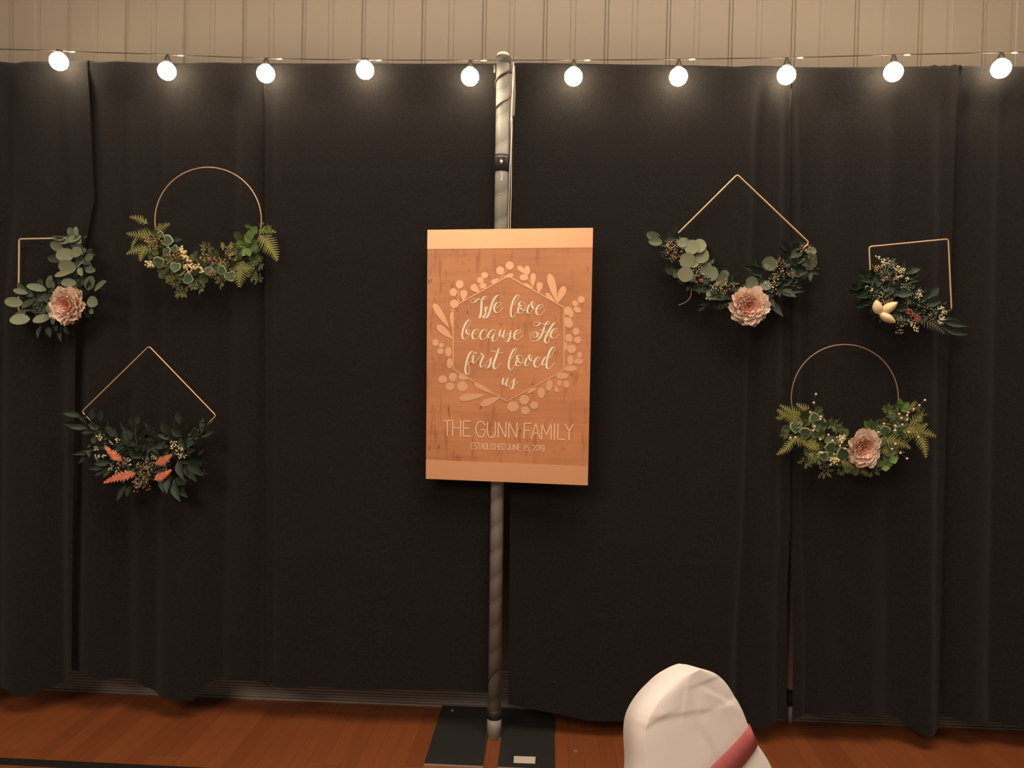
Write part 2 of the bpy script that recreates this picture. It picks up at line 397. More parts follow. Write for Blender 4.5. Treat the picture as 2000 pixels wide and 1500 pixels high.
# crossbars inside the rod pockets, hooked on the pole
M_bar = mat('crossbar_steel', (0.10, 0.095, 0.085), 0.5, metal=0.4)
for sgn in (-1, 1):
    mb = MB(); zb_ = ZTOP-0.022
    xh = t.x+sgn*0.034; mb.tube([(xh, 0.033, zb_), (t.x+sgn*2.35, 0.033, zb_)], 0.0085, 10)
    mb.build('crossbar', M_bar, stand, True)
    mb = MB(); mb.tube([(xh, 0.033, zb_), (xh, 0.02, zb_+0.01), (t.x+sgn*0.029, 0.0, zb_+0.006), (t.x+sgn*0.0285, -0.002, zb_-0.02)], 0.0065, 8); mb.build('hook', M_bar, stand, True)
# cord spiralling down the foot of the pole
mb = MB(); pts = []
for i in range(24):
    u = i/23; ang = -0.15-u*2.85; z = P(998, 1288, -.02).z*(1-u)+P(958, 1338, -.02).z*u
    c_ = pole_at(z); pts.append((c_.x+0.0265*math.cos(ang), 0.0265*math.sin(ang), z))
mb.tube(pts, [0.0015+0.0012*(i/23) for i in range(24)], 6); mb.build('cord_wrap', M_blk, stand, True)

CY = 0.230; gx = P(1545, 1280, CY).x
up2 = empty('wall_conduit', (gx, CY, 0), 'dim grey pipe on the wall glimpsed through the narrow gap between right drapes', 'pipe')
M_p2 = mat('grey_conduit', (0.58, 0.66, 0.76), 0.6)
za, zb = P(1545, 1345, CY).z, P(1545, 1377, CY).z
mb = MB(); mb.lathe((gx, CY, 0), [(0.0125, za-.002), (0.0125, 2.4)], 16); mb.build('tube', M_p2, up2, True)
mb = MB(); mb.lathe((gx, CY, 0), [(0.014, zb), (0.0155, zb+.002), (0.0155, za-.002), (0.014, za)], 16); mb.build('rubber_coupling', M_blk, up2, True)
mb = MB(); mb.lathe((gx+.003, CY, 0), [(0.0085, 0.0), (0.0085, zb)], 16); mb.build('lower_tube', M_p2, up2, True)

# ------------------------------------------------------------------ string of globe bulbs
M_cable = mat('brown_cable', (0.06, 0.04, 0.025), 0.5)
M_sock = mat('dark_socket', (0.035, 0.028, 0.02), 0.5)
M_bulb = mat('lit_bulb', (1.0, 0.82, 0.57), 0.3, emit=BULB_STRENGTH)
M_glint = mat('pale_glint', (0.85, 0.75, 0.55), 0.3)
wire = [(-190, 90), (0, 96), (105, 98.5), (150, 101), (250, 104), (330, 107), (440, 111), (530, 114), (620, 116), (720, 117), (850, 117.5), (975, 117.5), (1060, 117.5), (1130, 117), (1250, 116.5), (1330, 115.5), (1440, 114), (1545, 112.5), (1640, 110), (1750, 107), (1860, 104.5), (1960, 102.5), (2050, 101), (2180, 97)]
WY = -0.052
sl = empty('string_lights', P(983, 117.5, WY), 'string of glowing warm globe bulbs on a thin cable above the drapes', 'string lights')
mb = MB(); mb.tube([P(x_, y_, WY if abs(x_-1010) > 60 else -0.036) for x_, y_ in crom(wire, 4)], 0.0019, 6); mb.build('cable', M_cable, sl, True)
for (bx, by) in [(115, 120), (326, 139), (519, 144), (713, 137), (918, 150), (1120, 150), (1325, 150), (1536, 147), (1745, 141), (1955, 134)]:
    q = P(bx, by, WY); wy = lerp_list(wire, bx); a = P(bx+1, wy, WY)
    d = (a-q).normalized() if (a-q).length > 0.035 else Vector((0, 0, 1))
    top = q+d*0.030
    mb = MB(); L_ = max(0.012, (a-top).length)
    mb.lathe(top-d*0.006, [(0.0115, 0), (0.0125, 0.006), (0.0125, 0.016), (0.0075, L_*0.55+0.012), (0.004, L_+0.004)], 14, ax=d)
    so = mb.build('socket', M_sock, sl, True)
    mb = MB(); R_ = 0.0325; prof_ = [(0.010, 0.034)]+[(R_*math.sin(t_), R_*math.cos(t_)) for t_ in [math.pi*k/12 for k in range(2, 12)]]+[(0.0015, -R_)]
    mb.lathe(q, prof_, 20, ax=d); mb.build('bulb', M_bulb, so, True)
    mb = MB(); tq = P(bx+27, lerp_list(wire, bx+27)+1, WY-0.003); mb.tube([tq-Vector((.011, 0, 0)), tq+Vector((.004, 0, .001)), tq+Vector((.012, 0, 0))], [0.0014, 0.0030, 0.0010], 6); mb.build('cable_glint', M_glint, sl, True)  # glints on the cable, put in as pale slivers beside each bulb
# dark lead wound twice round the pole's head
mb = MB(); pts = []
for i in range(70):
    u = i/69; ang = 0.35-u*2*math.pi*1.78; z = P(992, 130, -.02).z*(1-u)+P(972, 226, -.02).z*u
    c_ = pole_at(z); pts.append((c_.x+0.0275*math.cos(ang), 0.0275*math.sin(ang), z))
mb.tube(pts, [0.0046-0.0032*(i/69) for i in range(70)], 7); mb.build('lead_wire', M_cable, sl, True)

# ------------------------------------------------------------------ wooden sign
TL, TR = P(835, 449, -0.035), P(1158, 445, -0.108)
uh = Vector((TR.x-TL.x, TR.y-TL.y, 0)).normalized(); nh = Vector((uh.y, -uh.x, 0))
def SG(x, y): 
    q = PN(x, y, TL, nh); return ((q-TL).dot(uh), q.z)
cs = [SG(835, 449), SG(1158, 445), SG(1148, 948), SG(832, 935)]
M_copper = mat('copper_paint', (0.92, 0.50, 0.275), 0.40, metal=0.45, nscale=5, ncol=(0.90, 0.47, 0.255), nmix=(0.3, 0.7))
M_print = mat('copper_print', (0.90, 0.50, 0.29), 0.40, metal=0.40)
M_cream = mat('cream_lettering', (1.0, 0.90, 0.66), 0.5)
M_pinkl = mat('pale_pink_lettering', (0.96, 0.70, 0.48), 0.5)
def board_mat():
    M = mat('stained_plywood', (0.40, 0.165, 0.062), 0.46)
    N = M.node_tree.nodes; L = M.node_tree.links; b = N['Principled BSDF']; tc = N.new('ShaderNodeTexCoord')
    def nz(sc, st, det=5):
        mp = N.new('ShaderNodeMapping'); mp.inputs['Scale'].default_value = st; L.new(tc.outputs['Object'], mp.inputs[0])
        n = N.new('ShaderNodeTexNoise'); n.inputs['Scale'].default_value = sc; n.inputs['Detail'].default_value = det; L.new(mp.outputs[0], n.inputs['Vector']); return n.outputs['Fac']
    def ramp(f, p0, p1, c0, c1):
        r = N.new('ShaderNodeValToRGB'); e = r.color_ramp.elements; e[0].position = p0; e[1].position = p1; e[0].color = (*c0, 1); e[1].color = (*c1, 1); L.new(f, r.inputs[0]); return r.outputs[0]
    def mul(a, c):
        m_ = N.new('ShaderNodeMix'); m_.data_type = 'RGBA'; m_.blend_type = 'MULTIPLY'; m_.inputs[0].default_value = 1; L.new(a, m_.inputs[6]); L.new(c, m_.inputs[7]); return m_.outputs[2]
    base = ramp(nz(4, (1, 1, 1.6)), .35, .65, (0.56, 0.235, 0.100), (0.66, 0.285, 0.122))
    gr = ramp(nz(7, (0.5, 0.5, 7)), .36, .56, (0.90, 0.89, 0.88), (1, 1, 1))
    vt = ramp(nz(16, (3.2, 3.2, 0.5), 3), .30, .42, (0.78, 0.72, 0.68), (1, 1, 1))
    kn = ramp(nz(34, (1.8, 1.8, 0.7), 2), .25, .34, (0.55, 0.46, 0.40), (1, 1, 1))
    L.new(mul(mul(mul(base, gr), vt), kn), b.inputs['Base Color']); return M
M_board = board_mat()
def SW(s, z, off=0.0): return TL + uh*s + Vector((0, 0, z-TL.z)) + nh*off
sign = empty('wooden_sign', SW((cs[2][0]+cs[3][0])/2, (cs[2][1]+cs[3][1])/2), 'stained wooden sign with copper bands and cream script lettering, hung before the pole', 'sign')
def slab(name, quad, d0, d1, m_, parent):
    V = [SW(s, z, d0) for s, z in quad]+[SW(s, z, d1) for s, z in quad]
    F = [(0, 1, 2, 3), (7, 6, 5, 4), (0, 4, 5, 1), (1, 5, 6, 2), (2, 6, 7, 3), (3, 7, 4, 0)]
    o = mk(name, V, F, m_, parent); bm_ = bmesh.new(); bm_.from_mesh(o.data); bmesh.ops.recalc_face_normals(bm_, faces=bm_.faces); bm_.to_mesh(o.data); bm_.free(); return o
slab('board', cs, 0.0, -0.012, M_board, sign)
slab('copper_band', [cs[0], cs[1], SG(1157.5, 483.5), SG(834.5, 486.5)], 0.0008, 0.0, M_copper, sign)
slab('copper_band', [SG(832, 898), SG(1148.5, 911), cs[2], cs[3]], 0.0008, 0.0, M_copper, sign)
class Ink:
    def __init__(s): s.V = []; s.F = []
    def poly(s, pts, off=0.0011):                    # pts in pixels -> sign plane
        n = len(s.V); s.V += [SW(*SG(x_, y_), off) for x_, y_ in pts]; s.F.append([n+i for i in range(len(pts))])
    def ribbon(s, pts, wf, off=0.0013):
        n = len(s.V); N = len(pts)
        for i, (x_, y_) in enumerate(pts):
            dx = pts[min(i+1, N-1)][0]-pts[max(i-1, 0)][0]; dy = pts[min(i+1, N-1)][1]-pts[max(i-1, 0)][1]
            l = math.hypot(dx, dy) or 1; wd = wf(i, N, dx/l, dy/l)/2
            s.V.append(SW(*SG(x_-dy/l*wd, y_+dx/l*wd), off)); s.V.append(SW(*SG(x_+dy/l*wd, y_-dx/l*wd), off))
        for i in range(N-1): s.F.append([n+2*i, n+2*i+1, n+2*i+3, n+2*i+2])
    def disc(s, x_, y_, rx, ry=None, ang=0, off=0.0011, n=14):
        ry = ry or rx; c_, s_ = math.cos(ang), math.sin(ang)
        s.poly([(x_+rx*math.cos(t_)*c_-ry*math.sin(t_)*s_, y_+rx*math.cos(t_)*s_+ry*math.sin(t_)*c_) for t_ in [2*math.pi*k/n for k in range(n)]], off)
    def drop(s, bx, by, tx, ty, w_, off=0.0011, n=9):
        L_ = math.hypot(tx-bx, ty-by); ux, uy = (tx-bx)/L_, (ty-by)/L_; A = []; B = []
        for k in range(n+1):
            u_ = k/n; ww = w_/2*(math.sin(math.pi*min(1, u_**0.75*0.5 if u_ < 0.6 else 0.5*(0.6**0.75)+(u_-0.6)/0.4*(1-0.5*0.6**0.75)))**0.9)
            ww = w_/2*(2.2*(u_**0.95)*(1-u_)**0.45)*0.92
            A.append((bx+ux*L_*u_-uy*ww, by+uy*L_*u_+ux*ww)); B.append((bx+ux*L_*u_+uy*ww, by+uy*L_*u_-ux*ww))
        s.poly(A+B[::-1][1:-1], off)
    def build(s, name, m_, parent):
        o = mk(name, s.V, s.F, m_, parent); bm_ = bmesh.new(); bm_.from_mesh(o.data)
        for f_ in bm_.faces:
            f_.normal_update()
            if f_.normal.dot(nh) < 0: f_.normal_flip()
        bmesh.ops.triangulate(bm_, faces=[f_ for f_ in bm_.faces if len(f_.verts) > 4]); bm_.to_mesh(o.data); bm_.free(); return o
def script(name, ox, oy, k, strokes, dots=(), thick=3.55, thin=0.85):
    ink = Ink()
    for st in strokes:
        tk = thick
        if isinstance(st[0], (int, float)): tk = st[0]; st = st[1:]
        pts = [(ox+x_/k, oy+y_/k) for x_, y_ in crom(st, 6)]
        def wf(i, N, dx, dy, tk=tk):
            e = min(1.0, 0.35+min(i, N-1-i)/5.0)
            d_ = max(0.0, min(1.0, (dy-0.15)/0.75)); d_ = d_*d_*(3-2*d_)
            return (thin+(tk-thin)*d_)*(e if d_ > 0.3 else 1)
        # smooth the widths
        N = len(pts); ws = []
        for i in range(N):
            dx = pts[min(i+1, N-1)][0]-pts[max(i-1, 0)][0]; dy = pts[min(i+1, N-1)][1]-pts[max(i-1, 0)][1]; l = math.hypot(dx, dy) or 1
            ws.append(wf(i, N, dx/l, dy/l))
        ws2 = [sum(ws[max(0, i-2):i+3])/len(ws[max(0, i-2):i+3]) for i in range(N)]
        ink.ribbon(pts, lambda i, N, dx, dy: ws2[i])
    for x_, y_, r_ in dots: ink.disc(ox+x_/k, oy+y_/k, r_/k, n=10, off=0.0014)
    ink.build(name, M_cream, sign)
script('script_lettering', 910, 570, 2000/180, [
    [(300,140),(260,165),(220,195),(180,232),(140,240),(110,215),(120,175),(170,150),(250,160),(330,175),(380,180),(430,155),(455,120),(435,100),(400,110),(365,150),(345,190)],
    [4.4,(342,180),(340,260),(335,360),(325,470),(310,540),(293,578)],
    [(293,575),(350,535),(410,480),(450,400),(472,350),(455,325),(432,350),(425,400),(430,450),(420,500),(385,552),(390,575),(420,573)],
    [3.9,(735,70),(695,76),(650,108),(600,180),(560,280),(520,420),(480,520),(430,570),(395,574)],
    [(655,345),(720,310),(760,265),(745,235),(700,230),(650,260),(618,320),(615,390),(645,440),(690,455),(740,425),(780,375),(805,335)],
    [(1035,290),(1100,200),(1150,120),(1155,80),(1125,70),(1080,105),(1030,190),(1000,280),(975,400),(975,480),(995,540),(1030,545),(1080,480),(1130,420)],
    [(1215,300),(1180,290),(1150,340),(1130,400),(1140,450),(1180,468),(1230,440),(1270,380),(1290,310),(1275,250),(1230,215),(1180,225),(1150,265),(1155,320),(1190,365),(1250,400),(1330,400)],
    [(1378,272),(1350,340),(1330,410),(1345,455),(1385,465),(1430,410),(1470,320),(1485,250),(1470,220),(1435,225),(1420,270),(1440,330),(1480,370),(1530,370)],
    [(1555,385),(1630,350),(1670,310),(1665,280),(1610,280),(1560,320),(1525,390),(1530,460),(1570,500),(1620,500),(1670,455),(1710,385)]],
    dots=[(1205,303,16), (1440,235,14)])
script('script_lettering', 895, 620, 2000/210, [
    [(150,210),(200,150),(230,80),(215,45),(180,60),(130,130),(95,220),(75,320),(85,385),(125,405),(170,380),(200,320),(210,260),(190,225),(155,235),(150,270),(180,310),(220,325),(260,320)],
    [(290,312),(350,280),(380,240),(360,220),(310,235),(270,290),(262,350),(285,400),(330,405),(380,370),(410,340)],
    [(515,275),(535,245),(510,220),(460,235),(420,290),(405,350),(430,405),(480,405),(530,370),(560,345)],
    [(690,275),(690,235),(650,225),(590,270),(555,330),(560,375),(600,380),(640,340),(670,300)],
    [(675,295),(650,360),(635,410),(655,445),(690,435),(740,380),(765,330)],
    [(790,228),(775,280),(765,330),(780,350),(820,320),(862,255)],
    [(868,228),(840,310),(830,370),(860,380),(900,340),(960,280),(1010,235)],
    [(985,240),(970,300),(955,390),(920,450),(880,450),(875,420),(910,400),(980,375),(1030,350)],
    [(1055,332),(1120,300),(1160,260),(1150,235),(1100,240),(1055,290),(1040,350),(1060,405),(1110,415),(1160,385),(1205,330)],
    [(1530,110),(1490,140),(1450,160),(1410,150),(1405,115),(1440,90),(1500,95),(1590,125),(1650,135),(1695,110),(1695,78),(1660,85),(1625,130),(1605,180)],
    [(1610,140),(1590,230),(1560,310),(1510,390),(1450,435),(1380,440),(1340,390),(1345,330),(1390,280),(1450,275),(1480,310),(1460,360),(1410,375),(1390,345),(1420,305),(1460,300),(1505,300)],
    [(1530,230),(1570,245),(1640,280)],
    [3.9,(1805,95),(1755,140),(1700,230),(1650,320),(1615,400),(1615,450),(1650,480),(1685,440),(1695,370),(1670,310),(1640,280)],
    [(1745,302),(1810,265),(1845,225),(1830,205),(1780,220),(1735,270),(1720,330),(1745,380),(1795,385),(1845,350),(1885,315)]])
K3 = 2000/195
script('script_lettering', 900, 675, K3, [
    [(205,260),(245,190),(258,150),(250,120),(210,125),(160,190),(130,280),(105,380),(90,470),(105,550),(145,580),(170,540),(175,450),(150,370),(90,335)],
    [(80,345),(150,350),(210,320),(245,280)],
    [(268,195),(240,290),(255,345),(300,330),(350,270),(395,205)],
    [(408,150),(415,172),(455,205),(420,290),(390,380),(405,430),(440,425),(500,360),(570,280),(640,230)],
    [(615,238),(600,300),(580,390),(540,445),(490,440),(495,405),(550,395),(620,370),(660,340)],
    [4.2,(765,52),(720,190),(670,330),(655,410),(680,470),(720,450),(770,390),(810,350)],
    [(590,120),(640,105),(700,130),(780,150),(830,145),(860,125)],
    [(1010,270),(1070,190),(1115,100),(1110,60),(1075,70),(1020,150),(980,260),(960,370),(970,460),(1010,485),(1060,430),(1110,350)],
    [(1180,270),(1150,255),(1115,320),(1105,370),(1130,405),(1180,400),(1220,340),(1245,270),(1230,210),(1185,190),(1135,210),(1120,255),(1150,310),(1200,345),(1290,345)],
    [(1332,240),(1300,310),(1285,360),(1300,400),(1340,400),(1390,330),(1425,250),(1420,200),(1385,185),(1365,220),(1385,275),(1430,310),(1480,300)],
    [(1495,332),(1560,290),(1600,250),(1580,230),(1530,245),(1480,310),(1470,380),(1500,430),(1550,430),(1600,390),(1640,350)],
    [(1730,225),(1690,240),(1640,320),(1635,380),(1670,390),(1720,330),(1755,270)],
    [4.0,(1780,250),(1850,150),(1890,70),(1875,35),(1835,40),(1785,110),(1750,210),(1720,340),(1720,430),(1755,465),(1800,445),(1850,380),(1885,330)]],
    dots=[(300,150,19), (1160,265,14), (412,158,14)])
script('script_lettering', 900, 675, K3, [
    [(862,645),(840,720),(840,775),(870,775),(910,720),(940,665)],
    [(948,645),(912,740),(910,800),(945,805),(990,760),(1050,690),(1105,630)],
    [(1082,645),(1065,720),(1050,810),(1020,870),(980,860),(975,825),(1030,810),(1100,780),(1150,715)]])
def mono(name, ox, oy, k, strokes, wd, m_):
    ink = Ink()
    for st in strokes:
        pts = [(ox+x_/k, oy+y_/k) for x_, y_ in st]
        if len(pts) > 4:
            ink.ribbon(pts, lambda i, N, dx, dy: wd)
        else:
            for p_, q_ in zip(pts, pts[1:]):
                l = math.hypot(q_[0]-p_[0], q_[1]-p_[1]); ex = (q_[0]-p_[0])/l*wd*0.4; ey = (q_[1]-p_[1])/l*wd*0.4
                ink.ribbon([(p_[0]-ex, p_[1]-ey), (q_[0]+ex, q_[1]+ey)], lambda i, N, dx, dy: wd)
    ink.build(name, m_, sign)
KB = 2000/290
mono('family_name_lettering', 850, 810, KB, [
    [(115,80),(218,80)],[(165,80),(162,280)],[(238,78),(235,283)],[(345,80),(342,287)],[(236,175),(343,178)],
    [(472,88),(382,84),(378,285),(472,290)],[(380,180),(455,182)],
    crom([(672,145),(650,105),(610,90),(570,118),(550,190),(565,265),(605,300),(650,285),(672,240)], 4),[(672,245),(675,200),(620,200)],
    crom([(706,95),(704,230),(720,285),(755,303),(795,290),(810,235),(812,100)], 5),
    [(848,305),(850,100),(950,305),(955,100)],[(992,310),(993,103),(1100,312),(1103,108)],
    [(1197,318),(1200,115),(1288,117)],[(1200,210),(1270,212)],[(1295,320),(1355,118),(1415,322)],[(1315,250),(1395,252)],
    [(1435,325),(1438,122),(1500,275)],[(1500,275),(1563,122),(1563,328)],[(1608,122),(1606,330)],[(1655,125),(1650,330),(1742,332)],
    [(1752,128),(1805,225),(1860,132)],[(1805,225),(1802,338)]], 1.9, M_pinkl)
GL = {'E': [[(1,0),(0,0),(0,1),(1,1)],[(0,.48),(.85,.48)]], 'S': [crom([(.95,.2),(.75,.02),(.3,.02),(.05,.22),(.3,.44),(.7,.55),(.97,.76),(.7,.98),(.25,.98),(.02,.78)],3)],
      'T': [[(0,0),(1,0)],[(.5,0),(.5,1)]], 'A': [[(0,1),(.5,0),(1,1)],[(.2,.65),(.8,.65)]],
      'B': [crom([(0,0),(.6,0),(.9,.12),(.9,.35),(.6,.48),(0,.48)],3),crom([(.5,.48),(.85,.55),(1,.75),(.85,.95),(.55,1),(0,1)],3),[(0,0),(0,1)]],
      'L': [[(0,0),(0,1),(1,1)]], 'I': [[(0.5,0),(0.5,1)]], 'H': [[(0,0),(0,1)],[(1,0),(1,1)],[(0,.5),(1,.5)]],
      'D': [[(0,0),(0,1)],crom([(0,0),(.5,0),(.9,.2),(1,.5),(.9,.8),(.5,1),(0,1)],3)], 'J': [crom([(.9,0),(.9,.7),(.75,.95),(.4,1),(.1,.9),(0,.7)],3)],
      'U': [crom([(0,0),(0,.7),(.2,.95),(.5,1),(.8,.95),(1,.7),(1,0)],3)], 'N': [[(0,1),(0,0),(1,1),(1,0)]], '1': [[(.1,.2),(.6,0),(.6,1)]],
      '5': [crom([(.05,.85),(.25,.98),(.6,1),(.95,.8),(.95,.55),(.6,.38),(.1,.45)],3),[(.1,.45),(.2,0),(.9,0)]], ',': [[(.6,.95),(.3,1.2)]],
      '2': [crom([(.05,.25),(.25,.03),(.65,.02),(.92,.22),(.8,.5),(.4,.75),(0,1)],3),[(0,1),(1,1)]],
      '0': [crom([(.5,0),(.15,.12),(0,.5),(.15,.88),(.5,1),(.85,.88),(1,.5),(.85,.12),(.5,0)],3)],
      '9': [crom([(.95,.35),(.8,.05),(.5,0),(.15,.08),(.02,.33),(.2,.58),(.55,.62),(.92,.4)],3),crom([(.95,.33),(.97,.6),(.8,.92),(.5,1),(.1,.9)],3)]}
pos = [('E',485,522),('S',530,568),('T',573,611),('A',615,655),('B',662,700),('L',708,736),('I',740,756),('S',763,800),('H',810,850),('E',866,898),('D',907,945),
       ('J',974,1000),('U',1012,1050),('N',1063,1105),('E',1119,1153),('1',1194,1216),('5',1224,1260),(',',1266,1280),('2',1311,1350),('0',1360,1397),('1',1404,1424),('9',1432,1470)]
strk = []
for ch, xa, xb in pos:
    for st in GL[ch]:
        strk.append([(xa+(xb-xa)*u_, (458+(xa-485)*0.0325)-78+78*v_) for u_, v_ in st])
mono('date_lettering', 850, 810, KB, strk, 1.15, M_pinkl)
ink = Ink()
hexa = [(992.8,539.2),(1102.6,601),(1101.2,723.5),(990,783.5),(885,720.8),(885.3,599.5)]
for p_, q_ in zip(hexa, hexa[1:]+hexa[:1]): ink.ribbon([p_, q_], lambda i, N, dx, dy: 2.3, 0.0012)
ink.build('hexagon_outline', M_print, sign)
lf = []
def A5(l, ox, oy, k):
    for it in l:
        if it[0] == 'c': lf.append(('c', ox+it[1]/k, oy+it[2]/k, it[3]/k, (it[4] if len(it) > 4 else it[3])/k, it[5] if len(it) > 5 else 0))
        elif it[0] == 'd': lf.append(('d', ox+it[1]/k, oy+it[2]/k, ox+it[3]/k, oy+it[4]/k, it[5]/k))
        else: lf.append(('s', ox+it[1]/k, oy+it[2]/k, ox+it[3]/k, oy+it[4]/k))
k2 = 2000/360
A5([('c',975,493,45,46),('c',872,548,43,46),('s',890,625,880,590),('s',890,625,940,535),('d',905,622,1020,590,52),('d',870,632,770,680,48),('s',870,632,890,625),
    ('c',703,598,38,34),('c',655,652,33),('c',685,712,40,32),('d',645,785,560,705,92),('s',665,745,700,620),('s',665,700,650,760),
    ('c',433,697,43,46),('c',365,782,41,44),('d',470,880,482,755,92),('c',375,908,50,46),('s',418,740,428,890),('s',385,820,430,890),('s',330,960,365,1000),
    ('d',320,1170,145,900,88),('d',360,1290,185,1140,92),('d',355,1180,345,990,52),
    ('d',1165,590,1062,500,64),('c',1165,545,32,52),('c',1130,622,48,36),('d',1225,725,1232,570,68),('s',1180,640,1235,740),('d',1290,790,1305,670,80),('d',1230,740,1130,690,44),
    ('d',1490,900,1402,575,98),('d',1490,905,1572,715,92),('d',1470,890,1365,790,52),
    ('c',1750,862,40,38),('c',1683,902,32),('c',1710,972,42,31,0.5),('c',1610,985,42,50),('c',1642,1020,26,42),('s',1735,890,1640,1000),('s',1690,930,1650,1000),('c',1612,1112,46,60,-0.4)], 820, 430, k2)
A5([('c',1088,205,52,54),('c',983,300,52,60),('c',1115,330,52),('c',1025,463,65),('c',940,420,22,65),('s',1080,255,980,410),('s',1070,330,1000,395),
    ('c',1140,550,38,45),('c',1005,625,45,72),('c',1125,645,68,42),('s',1125,585,1050,670),('s',1040,670,960,720),('c',1010,748,90,42,-0.05),('c',890,857,90,46,-0.05),
    ('c',945,978,45,55,-0.4),('c',845,960,35,45),('c',803,1055,32,45,-0.3),('s',700,1030,920,985),('c',695,995,48,85,0.12),('c',580,1105,54,78,0.1),('c',440,1070,75,24,-0.5),
    ('c',330,1205,72),('c',475,1287,63,56),('c',345,1362,66,60),('c',165,1305,85,78)], 980, 620, 7.5)
A5([('c',155,368,48,52),('c',240,408,36),('c',225,495,46),('c',345,505,46,74),('c',362,672,42,76),('s',190,380,330,520),
    ('c',262,905,66,58),('c',410,870,62),('c',368,1010,65,60),('c',550,1012,78,74),('d',640,900,490,850,110),('s',320,935,640,935),
    ('d',890,1130,490,1190,120),('d',1110,1165,805,1285,122),('d',1030,1128,715,965,78)], 830, 620, 7.5)
ink = Ink()
for it in lf:
    off = 0.00105+0.00001*random.random()
    if it[0] == 'c': ink.disc(it[1], it[2], it[3], it[4], it[5], off, 16)
    elif it[0] == 'd': ink.drop(*it[1:], off=off)
    else: ink.ribbon([it[1:3], it[3:5]], lambda i, N, dx, dy: 1.2, off)
ink.build('printed_leaf_border', M_print, sign)
# cords holding the sign
M_cord = mat('white_cord', (0.82, 0.76, 0.66), 0.6)
M_tape = mat('clear_tape', (0.16, 0.145, 0.12), 0.4)
cd_ = empty('hanging_cord', P(1003, 122, -0.03), 'doubled white cord running from the pole top down to the wooden sign', 'cord')
yb = SW(*SG(995, 447)).y+0.006
def cpath(L, r, name='strand'):
    mb = MB(); mb.tube([P(x_, y_, -0.032+(yb+0.032)*max(0, (y_-120)/327)) for x_, y_ in crom(L, 5)], r, 6); return mb.build(name, M_cord, cd_, True)
cpath([(1003,122),(1004,140),(1003,160),(1000,190),(998.5,215),(998,240),(998.5,262),(997,310),(995.5,330),(993.5,420),(992.8,449)], 0.0012)
cpath([(1003.5,122),(1001.5,150),(1001,180),(999.5,230),(1000,250),(998.5,300),(998.5,370),(997,420),(996.8,449)], 0.0012)
mb = MB(); mb.ball(P(999, 235, -0.045), 0.005, sq=(0.7, 0.6, 2.0), n=8, m=6); mb.build('knot', M_cord, cd_, True)
mb = MB(); q = [P(1000, 128, -.03), P(1006, 128, -.03), P(1007, 180, -.034), P(1005, 226, -.038), P(1001, 226, -.038), P(1001, 180, -.034)]
mb.add(q+[v+Vector((0, .003, 0)) for v in q], [(0, 1, 2, 5), (5, 2, 3, 4), (6, 11, 8, 7), (11, 10, 9, 8), (0, 5, 11, 6), (1, 7, 8, 2), (2, 8, 9, 3), (5, 4, 10, 11), (0, 6, 7, 1), (4, 3, 9, 10)])
o = mb.build('tape', M_tape, cd_); o['label'] = 'greyish strip of tape'

exec_wreaths = True
# ------------------------------------------------------------------ floral hoops: shared leaf meshes
M_euc = mat('eucalyptus_green', (0.150, 0.185, 0.120), 0.6, var=0.25, spec=0.3)
M_euc2 = mat('pale_eucalyptus_green', (0.215, 0.245, 0.150), 0.6, var=0.15, spec=0.3)
M_rus = mat('ruscus_green', (0.027, 0.044, 0.029), 0.55, var=0.35, spec=0.35)
M_deuc = mat('deep_eucalyptus_green', (0.052, 0.075, 0.048), 0.6, var=0.3, spec=0.3)
M_mid = mat('mid_green', (0.075, 0.105, 0.036), 0.6, var=0.35, spec=0.3)
M_fern = mat('fern_green', (0.235, 0.245, 0.070), 0.65, var=0.25, spec=0.3)
M_dfern = mat('dark_fern_green', (0.055, 0.085, 0.055), 0.65, var=0.2, spec=0.3)
M_gfern = mat('grey_fern_green', (0.15, 0.19, 0.12), 0.65, var=0.2, spec=0.3)
M_brt = mat('bright_leaf_green', (0.12, 0.21, 0.055), 0.5, var=0.2, spec=0.3)
M_ivy = mat('ivy_green', (0.060, 0.105, 0.048), 0.5, var=0.25, spec=0.3)
M_ivyr = mat('ivy_cream_margin', (0.32, 0.37, 0.22), 0.55, spec=0.3)
M_stem = mat('stem_green', (0.12, 0.13, 0.06), 0.7)
M_spr = mat('sprig_green', (0.15, 0.175, 0.070), 0.65, var=0.25, spec=0.3)
M_tan = mat('tan_seed', (0.52, 0.36, 0.19), 0.7, var=0.15)
M_pnk = mat('dusty_pink_seed', (0.50, 0.25, 0.16), 0.7, var=0.15)
M_red = mat('rust_red_floret', (0.42, 0.12, 0.07), 0.7)
M_wht = mat('cream_white_floret', (0.74, 0.70, 0.45), 0.65)
M_crm = mat('cream_berry', (0.80, 0.68, 0.36), 0.4)
M_pal = mat('pale_green_floret', (0.36, 0.40, 0.26), 0.65)
M_pearl = mat('pink_pearl', (0.85, 0.62, 0.46), 0.25)
M_ast = mat('coral_astilbe', (0.72, 0.235, 0.135), 0.7, var=0.12)
def petal_mat(name, c):
    M = mat(name, c, 0.75, var=0.05, spec=0.2); N = M.node_tree.nodes; L = M.node_tree.links; b = N['Principled BSDF']
    t = N.new('ShaderNodeBsdfTranslucent'); t.inputs[0].default_value = (*c, 1); mx = N.new('ShaderNodeMixShader'); mx.inputs[0].default_value = 0.25
    L.new(b.outputs[0], mx.inputs[1]); L.new(t.outputs[0], mx.inputs[2]); L.new(mx.outputs[0], N['Material Output'].inputs['Surface']); return M
M_pet = [petal_mat('petal_outer', (0.97, 0.80, 0.68)), petal_mat('petal_middle', (0.97, 0.72, 0.60)), petal_mat('petal_inner', (0.97, 0.60, 0.47))]
M_bud = mat('ivory_bud', (0.84, 0.68, 0.42), 0.6, var=0.06)
